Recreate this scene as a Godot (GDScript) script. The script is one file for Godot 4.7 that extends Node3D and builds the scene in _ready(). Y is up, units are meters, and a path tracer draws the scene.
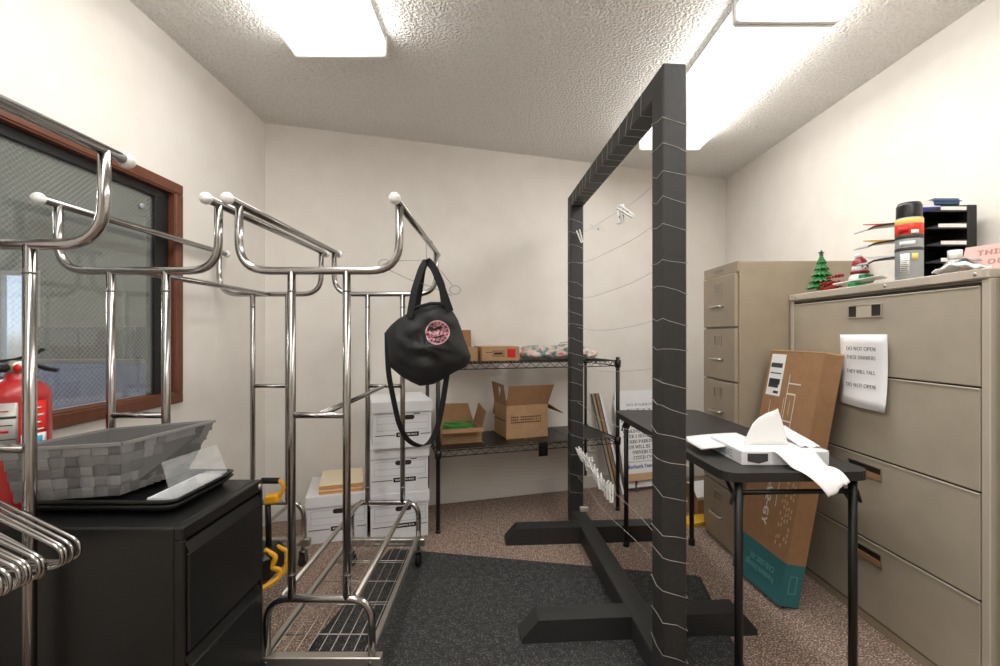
extends Node3D
# A storage office: chrome garment racks, a black timber frame strung with line, filing cabinets, cartons and boxes.
# Plan coordinates: x to the right, d = distance in front of the camera (z = -d), y up, metres.

var M := {}
var taken := {}
var rng := RandomNumberGenerator.new()
const CEIL := 2.45
const XL := -1.44
const XR := 1.885
const SKEW := 0.2952      # the end wall runs 16.9 degrees off square

func P(x: float, y: float, d: float) -> Vector3:
	return Vector3(x, y, -d)

func wall_d(x: float) -> float:
	return 3.225 + 0.304 * x

# ------------------------------------------------------------------ nodes
func numbered(n: String) -> String:
	if not taken.has(n):
		taken[n] = 0
		return n
	taken[n] += 1
	return "%s_%03d" % [n, taken[n]]

func tag(o: Node3D, label: String, category: String, group := "", kind := "") -> Node3D:
	if label: o.set_meta("label", label)
	if category: o.set_meta("category", category)
	if group: o.set_meta("group", group)
	if kind: o.set_meta("kind", kind)
	return o

func thing(called: String, label: String, category: String, at := Vector3.ZERO, turn := 0.0, group := "") -> Node3D:
	var o := Node3D.new()
	o.name = numbered(called)
	add_child(o)
	o.position = at
	o.rotation.y = turn
	tag(o, label, category, group)
	return o

func obj(st: SurfaceTool, called: String, m: Material, parent: Node3D = null) -> MeshInstance3D:
	st.generate_normals()
	var o := MeshInstance3D.new()
	o.mesh = st.commit()
	o.material_override = m
	if parent == null:
		o.name = numbered(called)
		add_child(o)
	else:
		o.name = called
		parent.add_child(o, true)
	return o

func inst(mesh: Mesh, called: String, m: Material, parent: Node3D, xf := Transform3D.IDENTITY) -> MeshInstance3D:
	var o := MeshInstance3D.new()
	o.mesh = mesh
	o.material_override = m
	o.name = called
	parent.add_child(o, true)
	o.transform = xf
	return o

func struct(st: SurfaceTool, called: String, m: Material, label: String) -> MeshInstance3D:
	var o := obj(st, called, m)
	o.set_meta("kind", "structure")
	o.set_meta("label", label)
	o.set_meta("category", called.get_slice("_", 0))
	return o

func copy(o: Node3D, label := "") -> Node3D:
	var c: Node3D = o.duplicate()
	c.name = numbered(String(o.name).get_slice("_0", 0))
	add_child(c)
	if label: c.set_meta("label", label)
	return c

# ------------------------------------------------------------------ shapes (corners counter-clockwise seen from outside)
func S(smooth := false) -> SurfaceTool:
	var st := SurfaceTool.new()
	st.begin(Mesh.PRIMITIVE_TRIANGLES)
	st.set_smooth_group(0 if smooth else -1)
	return st

func vtx(st: SurfaceTool, p: Vector3, uv: Vector2) -> void:
	st.set_uv(uv)
	st.add_vertex(p)

func tri(st: SurfaceTool, a: Vector3, b: Vector3, c: Vector3, ua := Vector2.ZERO, ub := Vector2.ZERO, uc := Vector2.ZERO) -> void:
	vtx(st, a, ua); vtx(st, c, uc); vtx(st, b, ub)

func quad(st: SurfaceTool, a: Vector3, b: Vector3, c: Vector3, d: Vector3, ua := Vector2(0, 1), ub := Vector2(1, 1), uc := Vector2(1, 0), ud := Vector2(0, 0)) -> void:
	tri(st, a, b, c, ua, ub, uc)
	tri(st, a, c, d, ua, uc, ud)

func qo(st: SurfaceTool, a: Vector3, b: Vector3, c: Vector3, d: Vector3, from: Vector3) -> void:
	var n := (b - a).cross(c - a)
	if n.length() < 1e-12: n = (c - a).cross(d - a)
	if n.dot((a + b + c + d) / 4.0 - from) >= 0.0: quad(st, a, b, c, d)
	else: quad(st, d, c, b, a)

func to3(a: int, ua: float, ub: float, uc: float) -> Vector3:
	var v := Vector3.ZERO
	v[a] = ua; v[(a + 1) % 3] = ub; v[(a + 2) % 3] = uc
	return v

func box(st: SurfaceTool, c: Vector3, s: Vector3, bev := 0.002, bs := Basis.IDENTITY) -> void:
	var h := s / 2.0
	var b: float = min(bev, min(h.x, min(h.y, h.z)) * 0.45)
	var i := h - Vector3(b, b, b)
	for a in 3:
		var u := (a + 1) % 3
		var v := (a + 2) % 3
		for sg in [-1.0, 1.0]:
			var q := []
			for k in [[-1, -1], [1, -1], [1, 1], [-1, 1]]:
				q.append(c + bs * to3(a, sg * h[a], k[0] * i[u], k[1] * i[v]))
			qo(st, q[0], q[1], q[2], q[3], c)
			if b <= 0.0: continue
			for sv in [-1.0, 1.0]:      # chamfers between face a and face u
				qo(st, c + bs * to3(a, sg * h[a], sv * i[u], -i[v]), c + bs * to3(a, sg * h[a], sv * i[u], i[v]),
					c + bs * to3(a, sg * i[a], sv * h[u], i[v]), c + bs * to3(a, sg * i[a], sv * h[u], -i[v]), c)
	if b > 0.0:
		for sx in [-1.0, 1.0]:
			for sy in [-1.0, 1.0]:
				for sz in [-1.0, 1.0]:
					var p := c + bs * Vector3(sx * h.x, sy * i.y, sz * i.z)
					var q := c + bs * Vector3(sx * i.x, sy * h.y, sz * i.z)
					var r := c + bs * Vector3(sx * i.x, sy * i.y, sz * h.z)
					if (q - p).cross(r - p).dot(p - c) >= 0.0: tri(st, p, q, r)
					else: tri(st, p, r, q)

func bb(st: SurfaceTool, x0: float, x1: float, y0: float, y1: float, z0: float, z1: float, bev := 0.002) -> void:
	box(st, Vector3(x0 + x1, y0 + y1, z0 + z1) / 2.0, Vector3(abs(x1 - x0), abs(y1 - y0), abs(z1 - z0)), bev)

func hexa(st: SurfaceTool, q: Array, r: Array) -> void:      # q, r: four lower and four upper corners in the same order
	var c := Vector3.ZERO
	for k in 4: c += (q[k] + r[k]) / 8.0
	qo(st, q[0], q[1], q[2], q[3], c)
	qo(st, r[0], r[1], r[2], r[3], c)
	for k in 4:
		var n := (k + 1) % 4
		qo(st, q[k], q[n], r[n], r[k], c)

func plate(st: SurfaceTool, a: Vector3, b: Vector3, c: Vector3, d: Vector3, t: float) -> void:     # a quad with thickness t
	var n := (b - a).cross(c - a).normalized() * t
	hexa(st, [a, b, c, d], [a - n, b - n, c - n, d - n])

func prism(st: SurfaceTool, poly: PackedVector2Array, h: float, xf := Transform3D.IDENTITY) -> void:   # polygon in x, y pulled along z from 0 to h
	var p := poly
	if Geometry2D.is_polygon_clockwise(p): p.reverse()
	var idx := Geometry2D.triangulate_polygon(p)
	for k in range(0, idx.size(), 3):
		var a := p[idx[k]]; var b := p[idx[k + 1]]; var c := p[idx[k + 2]]
		if (b - a).cross(c - a) < 0: var t := b; b = c; c = t
		tri(st, xf * Vector3(a.x, a.y, h), xf * Vector3(b.x, b.y, h), xf * Vector3(c.x, c.y, h), a, b, c)
		tri(st, xf * Vector3(a.x, a.y, 0), xf * Vector3(c.x, c.y, 0), xf * Vector3(b.x, b.y, 0), a, c, b)
	for k in p.size():
		var a := p[k]; var b := p[(k + 1) % p.size()]
		quad(st, xf * Vector3(a.x, a.y, 0), xf * Vector3(b.x, b.y, 0), xf * Vector3(b.x, b.y, h), xf * Vector3(a.x, a.y, h))

func round_rect(w: float, h: float, r: float, seg := 5) -> PackedVector2Array:
	var out := PackedVector2Array()
	for k in 4:
		var c := Vector2((w / 2 - r) * (1 if k in [0, 3] else -1), (h / 2 - r) * (1 if k < 2 else -1))
		for i in seg + 1:
			var a := PI / 2 * k + PI / 2 * i / seg
			out.append(c + r * Vector2(cos(a), sin(a)))
	return out

func fillet(pts: Array, r: float, seg := 6) -> Array:
	var out := [pts[0]]
	for k in range(1, pts.size() - 1):
		var p: Vector3 = pts[k]
		var u: Vector3 = (pts[k - 1] - p)
		var v: Vector3 = (pts[k + 1] - p)
		var rr: float = min(r, min(u.length(), v.length()) * 0.49)
		var a := p + u.normalized() * rr
		var b := p + v.normalized() * rr
		for i in seg + 1:
			var t := float(i) / seg
			out.append(a.lerp(p, t).lerp(p.lerp(b, t), t))
	out.append(pts[-1])
	return out

func tube(st: SurfaceTool, pts: Array, r: float, n := 8, caps := true) -> void:
	var t0: Vector3 = (pts[1] - pts[0]).normalized()
	var u := t0.cross(Vector3.UP if abs(t0.y) < 0.9 else Vector3.RIGHT).normalized()
	var rings := []
	for k in pts.size():
		var a: Vector3 = pts[max(k - 1, 0)]
		var b: Vector3 = pts[min(k + 1, pts.size() - 1)]
		var t := (b - a).normalized()
		u = (u - t * u.dot(t)).normalized()
		var w := t.cross(u)
		var ring := []
		for i in n:
			var an := TAU * i / n
			ring.append(pts[k] + (u * cos(an) + w * sin(an)) * r)
		rings.append(ring)
	for k in rings.size() - 1:
		for i in n:
			var j := (i + 1) % n
			quad(st, rings[k][i], rings[k][j], rings[k + 1][j], rings[k + 1][i])
	if caps:
		for i in range(1, n - 1):
			tri(st, rings[0][0], rings[0][i + 1], rings[0][i])
			tri(st, rings[-1][0], rings[-1][i], rings[-1][i + 1])

func rod(st: SurfaceTool, a: Vector3, b: Vector3, r: float, n := 8) -> void:
	tube(st, [a, b], r, n)

func ribbon(st: SurfaceTool, pts: Array, side: Vector3, w: float, t: float) -> void:     # flat band along pts
	var rings := []
	for k in pts.size():
		var a: Vector3 = pts[max(k - 1, 0)]
		var b: Vector3 = pts[min(k + 1, pts.size() - 1)]
		var tn := (b - a).normalized()
		var s := (side - tn * side.dot(tn)).normalized() * w / 2
		var n := tn.cross(s).normalized() * t / 2
		rings.append([pts[k] - s - n, pts[k] + s - n, pts[k] + s + n, pts[k] - s + n])
	for k in rings.size() - 1:
		for i in 4:
			var j := (i + 1) % 4
			quad(st, rings[k][i], rings[k][j], rings[k + 1][j], rings[k + 1][i])
	quad(st, rings[0][3], rings[0][2], rings[0][1], rings[0][0])
	quad(st, rings[-1][0], rings[-1][1], rings[-1][2], rings[-1][3])

func lathe(st: SurfaceTool, prof: Array, n := 20, xf := Transform3D.IDENTITY) -> void:    # prof: Vector2(radius, height) going up
	for k in prof.size() - 1:
		for i in n:
			var a := TAU * i / n; var b := TAU * (i + 1) / n
			var p: Vector2 = prof[k]; var q: Vector2 = prof[k + 1]
			var A := xf * Vector3(p.x * cos(a), p.y, -p.x * sin(a)); var B := xf * Vector3(p.x * cos(b), p.y, -p.x * sin(b))
			var C := xf * Vector3(q.x * cos(b), q.y, -q.x * sin(b)); var D := xf * Vector3(q.x * cos(a), q.y, -q.x * sin(a))
			if p.x < 1e-6: tri(st, A, C, D)
			elif q.x < 1e-6: tri(st, A, B, C)
			else: quad(st, A, B, C, D)

func ball(st: SurfaceTool, c: Vector3, r: Vector3, n := 14, m := 8) -> void:
	var prof := []
	for k in m + 1:
		var a := -PI / 2 + PI * k / m
		prof.append(Vector2(max(cos(a), 0.0) if k > 0 and k < m else 0.0, sin(a)))
	lathe(st, prof, n, Transform3D(Basis.from_scale(r), c))

func sheet(st: SurfaceTool, nu: int, nv: int, f: Callable, t: float) -> void:    # a curved sheet with thickness
	var g := []
	for i in nu + 1:
		var row := []
		for j in nv + 1: row.append(f.call(float(i) / nu, float(j) / nv))
		g.append(row)
	var lo := []
	for i in nu + 1:
		var row := []
		for j in nv + 1:
			var du: Vector3 = g[min(i + 1, nu)][j] - g[max(i - 1, 0)][j]
			var dv: Vector3 = g[i][min(j + 1, nv)] - g[i][max(j - 1, 0)]
			row.append(g[i][j] - du.cross(dv).normalized() * t)
		lo.append(row)
	for i in nu:
		for j in nv:
			var u0 := Vector2(float(i) / nu, 1.0 - float(j) / nv); var u1 := Vector2(float(i + 1) / nu, 1.0 - float(j + 1) / nv)
			quad(st, g[i][j], g[i + 1][j], g[i + 1][j + 1], g[i][j + 1], u0, Vector2(u1.x, u0.y), u1, Vector2(u0.x, u1.y))
			quad(st, lo[i][j + 1], lo[i + 1][j + 1], lo[i + 1][j], lo[i][j])
	for i in nu:
		quad(st, lo[i][0], lo[i + 1][0], g[i + 1][0], g[i][0])
		quad(st, g[i][nv], g[i + 1][nv], lo[i + 1][nv], lo[i][nv])
	for j in nv:
		quad(st, g[0][j], g[0][j + 1], lo[0][j + 1], lo[0][j])
		quad(st, lo[nu][j], lo[nu][j + 1], g[nu][j + 1], g[nu][j])

func arc_panel(st: SurfaceTool, r: float, y0: float, y1: float, a0: float, a1: float, n := 10) -> void:    # angle 0 faces +z, towards +x
	sheet(st, n, 1, func(u, v): 
		var a: float = lerp(a0, a1, u)
		return Vector3(r * sin(a), lerp(y0, y1, v), r * cos(a)), 0.0008)

func face_xf(o: Vector3, right: Vector3, up: Vector3) -> Transform3D:
	var x := right.normalized()
	var z := x.cross(up).normalized()
	return Transform3D(Basis(x, z.cross(x), z), o)

func text(s: String, cap: float, xf: Transform3D, m: Material, parent: Node3D, bold := true, serif := false, width := 0.0) -> void:
	var f := SystemFont.new()
	f.font_names = PackedStringArray(["Droid Serif" if serif else "Droid Sans"])
	f.font_weight = 700 if bold else 400
	var t := TextMesh.new()
	t.font = f
	t.font_size = 32
	t.pixel_size = cap / 23.0
	t.depth = 0.0006
	t.curve_step = 4.0
	t.text = s
	var o := inst(t, "lettering", m, parent, xf)
	if width > 0.0:
		var w: float = t.get_aabb().size.x
		if w > 0.0: o.transform = xf * Transform3D(Basis.from_scale(Vector3(width / w, 1, 1)), Vector3.ZERO)

# ------------------------------------------------------------------ materials
func mat(c: Color, rough := 0.6, metal := 0.0, tex: Texture2D = null, tile := 0.0) -> StandardMaterial3D:
	var m := StandardMaterial3D.new()
	m.albedo_color = c
	m.roughness = rough
	m.metallic = metal
	if tex:
		m.albedo_texture = tex
		if tile > 0.0: tri_map(m, tile)
	return m

func tri_map(m: StandardMaterial3D, tile: float, world := true) -> void:
	m.uv1_triplanar = true
	m.uv1_world_triplanar = world
	m.uv1_scale = Vector3.ONE / tile
	m.uv1_triplanar_sharpness = 4.0

func relief(m: StandardMaterial3D, tex: Texture2D, cm: float) -> void:
	m.heightmap_enabled = true
	m.heightmap_texture = tex
	m.heightmap_scale = cm

func noise_img(px: int, freq: float, sd: int, kind := FastNoiseLite.TYPE_SIMPLEX_SMOOTH, oct := 3) -> Image:
	var n := FastNoiseLite.new()
	n.noise_type = kind
	n.frequency = freq
	n.seed = sd
	n.fractal_octaves = oct
	var im := n.get_seamless_image(px, px, false, false, 0.1, true)
	im.convert(Image.FORMAT_L8)
	return im

func ramp_tex(im: Image, cols: Array, im2: Image = null, mix2 := 0.0) -> ImageTexture:      # grey picture through a colour ramp [[t, colour], ...]
	var w := im.get_width()
	var out := Image.create(w, w, false, Image.FORMAT_RGB8)
	var g := Gradient.new()
	g.offsets = PackedFloat32Array(cols.map(func(x): return x[0]))
	g.colors = PackedColorArray(cols.map(func(x): return x[1]))
	var lut := []
	for k in 256: lut.append(g.sample(k / 255.0))
	for y in w:
		for x in w:
			var v := im.get_pixel(x, y).r
			if im2: v = lerp(v, im2.get_pixel(x, y).r, mix2)
			out.set_pixel(x, y, lut[int(clamp(v, 0, 1) * 255)])
	return ImageTexture.create_from_image(out)

func make_materials() -> void:
	var fine := noise_img(256, 0.12, 3)
	var soft := noise_img(256, 0.02, 5)
	var grain := noise_img(512, 0.16, 9, FastNoiseLite.TYPE_CELLULAR, 2)
	var grain2 := noise_img(512, 0.03, 11)
	var fine_t := ImageTexture.create_from_image(fine)
	# plaster walls, sprayed ceiling
	var wt := ramp_tex(soft, [[0.0, Color(0.905, 0.885, 0.855)], [1.0, Color(0.93, 0.914, 0.888)]])
	M.wall = mat(Color.WHITE, 0.75, 0, wt, 1.3)
	relief(M.wall, fine_t, 0.05)
	var pop := noise_img(512, 0.06, 21, FastNoiseLite.TYPE_SIMPLEX_SMOOTH, 4)
	M.ceil = mat(Color.WHITE, 0.95, 0, ramp_tex(pop, [[0.0, Color(0.86, 0.85, 0.83)], [0.45, Color(0.945, 0.935, 0.915)], [1.0, Color(0.965, 0.957, 0.94)]]), 0.55)
	relief(M.ceil, ImageTexture.create_from_image(pop), 1.2)
	M.trim = mat(Color(0.90, 0.885, 0.86), 0.5)
	# carpet: brown loops with pale and dark flecks
	M.carpet = mat(Color.WHITE, 0.98, 0, ramp_tex(grain, [[0.15, Color(0.27, 0.215, 0.19)], [0.40, Color(0.52, 0.44, 0.395)], [0.58, Color(0.69, 0.60, 0.54)], [0.8, Color(0.88, 0.80, 0.74)]], grain2, 0.15), 0.55)
	relief(M.carpet, ImageTexture.create_from_image(grain), 0.5)
	M.mat_fibre = mat(Color.WHITE, 0.95, 0, ramp_tex(grain, [[0.15, Color(0.10, 0.10, 0.10)], [0.45, Color(0.20, 0.20, 0.20)], [0.8, Color(0.40, 0.40, 0.39)]], grain2, 0.25), 0.6)
	relief(M.mat_fibre, ImageTexture.create_from_image(grain), 0.4)
	M.mat_edge = mat(Color(0.16, 0.16, 0.16), 0.8)
	# metals
	M.chrome = mat(Color(0.66, 0.65, 0.64), 0.18, 1.0)
	M.satin = mat(Color(0.72, 0.70, 0.67), 0.34, 0.9)
	M.steel = mat(Color(0.55, 0.55, 0.54), 0.3, 1.0)
	var sm := ramp_tex(soft, [[0.0, Color(0.65, 0.615, 0.55)], [1.0, Color(0.69, 0.655, 0.59)]])
	M.putty = mat(Color.WHITE, 0.42, 0, sm, 0.9)
	M.putty_dark = mat(Color(0.655, 0.60, 0.52), 0.42, 0, ramp_tex(soft, [[0.0, Color(0.95, 0.95, 0.95)], [1.0, Color(1, 1, 1)]]), 0.8)
	M.putty_lip = mat(Color(0.72, 0.69, 0.63), 0.4)
	M.nickel = mat(Color(0.72, 0.70, 0.66), 0.3, 0.85)
	M.recess = mat(Color(0.16, 0.14, 0.12), 0.6)
	M.black_steel = mat(Color(0.075, 0.077, 0.075), 0.42, 0, ramp_tex(fine, [[0.0, Color(0.8, 0.8, 0.8)], [1.0, Color(1, 1, 1)]]), 0.3)
	M.black_wire = mat(Color(0.06, 0.06, 0.06), 0.4)
	M.table_top = mat(Color(0.16, 0.155, 0.15), 0.5, 0, ramp_tex(fine, [[0.0, Color(0.8, 0.8, 0.8)], [1.0, Color(1, 1, 1)]]), 0.05)
	M.black_plastic = mat(Color(0.05, 0.05, 0.052), 0.35)
	M.black_rubber = mat(Color(0.05, 0.05, 0.05), 0.75)
	# black painted timber with faint grain and scuffs
	var wood := noise_img(256, 0.05, 33)
	M.timber = mat(Color.WHITE, 0.55, 0, ramp_tex(wood, [[0.0, Color(0.155, 0.155, 0.153)], [0.7, Color(0.175, 0.175, 0.173)], [0.9, Color(0.19, 0.19, 0.187)], [1.0, Color(0.24, 0.235, 0.23)]]), 0.3)
	relief(M.timber, ImageTexture.create_from_image(wood), 0.03)
	M.string = mat(Color(0.74, 0.73, 0.70), 0.8)
	M.plastic_white = mat(Color(0.92, 0.92, 0.91), 0.35)
	# card and paper
	var card := ramp_tex(soft, [[0.0, Color(0.655, 0.515, 0.375)], [0.5, Color(0.695, 0.555, 0.415)], [1.0, Color(0.73, 0.59, 0.45)]], fine, 0.4)
	M.card = mat(Color.WHITE, 0.85, 0, card, 0.35)
	M.card_dark = mat(Color(0.88, 0.84, 0.80), 0.85, 0, card, 0.3)
	M.card_pale = mat(Color(0.80, 0.66, 0.51), 0.85)
	M.card_inside = mat(Color(0.60, 0.45, 0.31), 0.9)
	M.print_dark = mat(Color(0.23, 0.17, 0.12), 0.8)
	M.print_grey = mat(Color(0.25, 0.25, 0.26), 0.8)
	M.print_black = mat(Color(0.05, 0.05, 0.05), 0.7)
	M.print_white = mat(Color(0.86, 0.83, 0.79), 0.8)
	M.print_blue = mat(Color(0.13, 0.25, 0.58), 0.7)
	M.print_line = mat(Color(0.60, 0.63, 0.67), 0.8)
	M.print_red = mat(Color(0.80, 0.09, 0.10), 0.6)
	M.teal = mat(Color(0.19, 0.435, 0.455), 0.75)
	M.teal_light = mat(Color(0.36, 0.60, 0.61), 0.75)
	M.paper = mat(Color(0.93, 0.93, 0.93), 0.75)
	M.paper_sign = mat(Color(0.94, 0.94, 0.95), 0.7)
	M.box_white = mat(Color(0.90, 0.905, 0.915), 0.75)
	M.manila = mat(Color(0.94, 0.88, 0.76), 0.8)
	M.folder_orange = mat(Color(0.90, 0.66, 0.44), 0.8)
	M.yellow = mat(Color(0.90, 0.65, 0.10), 0.45)
	M.yellow_paper = mat(Color(0.90, 0.70, 0.20), 0.8)
	M.pink = mat(Color(0.84, 0.70, 0.67), 0.75)
	M.tape_beige = mat(Color(0.76, 0.71, 0.66), 0.7)
	M.pink_print = mat(Color(0.68, 0.50, 0.48), 0.75)
	# window
	M.frame_brown = mat(Color.WHITE, 0.5, 0, ramp_tex(wood, [[0.0, Color(0.38, 0.215, 0.14)], [1.0, Color(0.45, 0.265, 0.18)]]), 0.5)
	M.gasket = mat(Color(0.06, 0.06, 0.065), 0.5)
	M.glass = mat(Color(0.70, 0.74, 0.72, 0.16), 0.02)
	M.glass.transparency = BaseMaterial3D.TRANSPARENCY_ALPHA
	M.acrylic = mat(Color(0.93, 0.95, 0.96, 0.16), 0.05)
	M.acrylic.transparency = BaseMaterial3D.TRANSPARENCY_ALPHA
	M.wire_fine = mat(Color(0.72, 0.73, 0.71), 0.45, 0.2)
	# the room next door
	M.olive = mat(Color(0.56, 0.56, 0.50), 0.85)
	M.partition_blue = mat(Color(0.33, 0.37, 0.56), 0.9)
	M.dark_grey = mat(Color(0.24, 0.24, 0.25), 0.6)
	# lamps
	M.lamp_body = mat(Color(0.93, 0.93, 0.92), 0.45)
	M.lens = mat(Color(0.96, 0.96, 0.96), 0.35)
	M.lens.emission_enabled = true
	M.lens.emission = Color(1.0, 0.995, 0.985)
	M.lens.emission_energy_multiplier = 0.8
	# small coloured things
	M.red_paint = mat(Color(0.70, 0.03, 0.045), 0.25)
	M.red_paint.clearcoat_enabled = true
	M.label_silver = mat(Color(0.74, 0.73, 0.71), 0.45, 0.3)
	M.label_red = mat(Color(0.83, 0.13, 0.10), 0.4)
	M.label_blue = mat(Color(0.20, 0.62, 0.78), 0.5)
	M.green = mat(Color(0.05, 0.42, 0.16), 0.5)
	M.green_bright = mat(Color(0.10, 0.58, 0.33), 0.5)
	M.green_wire = mat(Color(0.16, 0.62, 0.25), 0.45)
	M.red_glitter = mat(Color(0.56, 0.05, 0.075), 0.35)
	M.snow = mat(Color(0.92, 0.91, 0.90), 0.8)
	M.blue_grey = mat(Color(0.22, 0.32, 0.42), 0.5)
	M.blue = mat(Color(0.14, 0.20, 0.55), 0.4)
	M.can_grey = mat(Color(0.62, 0.63, 0.64), 0.35)
	M.can_yellow = mat(Color(0.90, 0.82, 0.45), 0.35)
	M.can_red = mat(Color(0.85, 0.22, 0.10), 0.35)
	M.can_dark = mat(Color(0.20, 0.20, 0.17), 0.4)
	M.weave = mat(Color(0.48, 0.475, 0.47), 0.36)
	M.weave_b = mat(Color(0.42, 0.415, 0.41), 0.36)
	M.weave_c = mat(Color(0.55, 0.545, 0.54), 0.36)
	M.nylon = mat(Color.WHITE, 0.62, 0, ramp_tex(fine, [[0.0, Color(0.035, 0.035, 0.037)], [1.0, Color(0.075, 0.075, 0.08)]]), 0.02)
	M.nylon.rim_enabled = true
	M.nylon.rim = 0.3
	M.webbing = mat(Color(0.05, 0.05, 0.052), 0.7)
	M.floral = mat(Color.WHITE, 0.35, 0, ramp_tex(noise_img(256, 0.035, 71, FastNoiseLite.TYPE_SIMPLEX_SMOOTH, 2), [[0.2, Color(0.42, 0.52, 0.46)], [0.42, Color(0.62, 0.70, 0.66)], [0.5, Color(0.92, 0.90, 0.88)], [0.6, Color(0.90, 0.68, 0.66)], [0.75, Color(0.90, 0.86, 0.82)], [0.9, Color(0.85, 0.42, 0.44)]]), 0.6)

# ------------------------------------------------------------------ lamps
func ceiling_lamp(x: float, d0: float, d1: float, label: String) -> void:
	var t := thing("ceiling_light", label, "light", P(x, CEIL, (d0 + d1) / 2), 0, "fluorescent ceiling lights")
	var L := d1 - d0
	var st := S()
	bb(st, -0.185, 0.185, -0.028, -0.0005, -L / 2, L / 2, 0.002)
	obj(st, "housing", M.lamp_body, t)
	st = S()      # wraparound diffuser: a shallow tray with sloping flanks
	var prof := PackedVector2Array([Vector2(-0.20, -0.029), Vector2(0.20, -0.029), Vector2(0.196, -0.084), Vector2(0.188, -0.09), Vector2(0.06, -0.094), Vector2(-0.06, -0.094), Vector2(-0.188, -0.09), Vector2(-0.196, -0.084)])
	prism(st, prof, L - 0.024, Transform3D(Basis.IDENTITY, Vector3(0, 0, -L / 2 + 0.012)))
	obj(st, "diffuser", M.lens, t)
	for e in [-1, 1]:
		st = S()
		var pe := PackedVector2Array([Vector2(-0.205, -0.0005), Vector2(0.205, -0.0005), Vector2(0.200, -0.087), Vector2(0.19, -0.094), Vector2(-0.19, -0.094), Vector2(-0.200, -0.087)])
		prism(st, pe, 0.011, Transform3D(Basis.IDENTITY, Vector3(0, 0, e * L / 2 - (0.011 if e > 0 else 0.0))))
		obj(st, "end_cap", M.lamp_body, t)
	# light from the face below and from the two glowing flanks
	for k in [[0.33, lamp_energy, Vector3(0, -0.097, 0), Vector3(-PI / 2, 0, 0)], [0.05, lamp_side, Vector3(0.207, -0.055, 0), Vector3(0, -PI / 2, 0)], [0.05, lamp_side, Vector3(-0.207, -0.055, 0), Vector3(0, PI / 2, 0)]]:
		var a := AreaLight3D.new()
		a.area_size = Vector2(k[0], L - 0.04) if k[0] > 0.1 else Vector2(L - 0.04, k[0])
		a.light_energy = k[1]
		a.light_color = Color(1.0, 0.99, 0.975)
		a.shadow_enabled = true
		a.rotation = k[3]
		a.position = k[2]
		a.area_range = 12.0
		t.add_child(a)
		a.name = "lamp_glow"

var lamp_energy := 1.0
var lamp_side := 0.19

# ------------------------------------------------------------------ the scene
func _ready() -> void:
	rng.seed = 20240
	# camera: level, looking down -z; 455 px focal length in a 666 px high frame, horizon at row 335
	var cam := Camera3D.new()
	cam.projection = Camera3D.PROJECTION_FRUSTUM
	cam.near = 0.05
	cam.far = 60.0
	cam.size = 666.0 / 455.0 * 0.05
	cam.frustum_offset = Vector2(0.0, 2.0 / 455.0 * 0.05)
	cam.position = Vector3(0, 1.15, 0)
	add_child(cam)
	cam.current = true
	# daylight outside the neighbouring room's window
	var env := Environment.new()
	env.background_mode = Environment.BG_SKY
	var sky := Sky.new()
	var sm := ProceduralSkyMaterial.new()
	sm.sky_top_color = Color(0.52, 0.66, 0.86)
	sm.sky_horizon_color = Color(0.80, 0.86, 0.93)
	sm.ground_horizon_color = Color(0.72, 0.74, 0.74)
	sm.ground_bottom_color = Color(0.45, 0.45, 0.44)
	sm.energy_multiplier = 2.4
	sky.sky_material = sm
	env.sky = sky
	env.tonemap_mode = Environment.TONE_MAPPER_LINEAR
	env.tonemap_exposure = 1.06
	env.ambient_light_source = Environment.AMBIENT_SOURCE_DISABLED
	env.sdfgi_enabled = true
	env.ssao_enabled = true
	env.ssil_enabled = true
	var we := WorldEnvironment.new()
	we.environment = env
	add_child(we)
	make_materials()
	# lamps: two rows of fluorescent fittings
	ceiling_lamp(1.11, 1.77, 2.98, "long fluorescent ceiling light above the black timber frame, far one of the right row")
	ceiling_lamp(1.11, 0.55, 1.765, "fluorescent ceiling light cut off by the top right edge of the photo")
	ceiling_lamp(-0.695, 0.77, 1.985, "fluorescent ceiling light at the top left, above the chrome racks")
	ceiling_lamp(-0.695, -0.45, 0.765, "fluorescent ceiling light behind the camera, end to end with the top left one")
	ceiling_lamp(1.11, -0.67, 0.545, "fluorescent ceiling light behind the camera in the right row")
	ceiling_lamp(-0.695, -1.68, -0.455, "fluorescent ceiling light far behind the camera in the left row")
	shell()
	next_room()
	gate_frame()
	filing()
	cabinet_top_things()
	long_carton()
	folding_table()
	shelving()
	racks()
	black_cabinet()
	file_boxes()
	floor_things()

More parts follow.
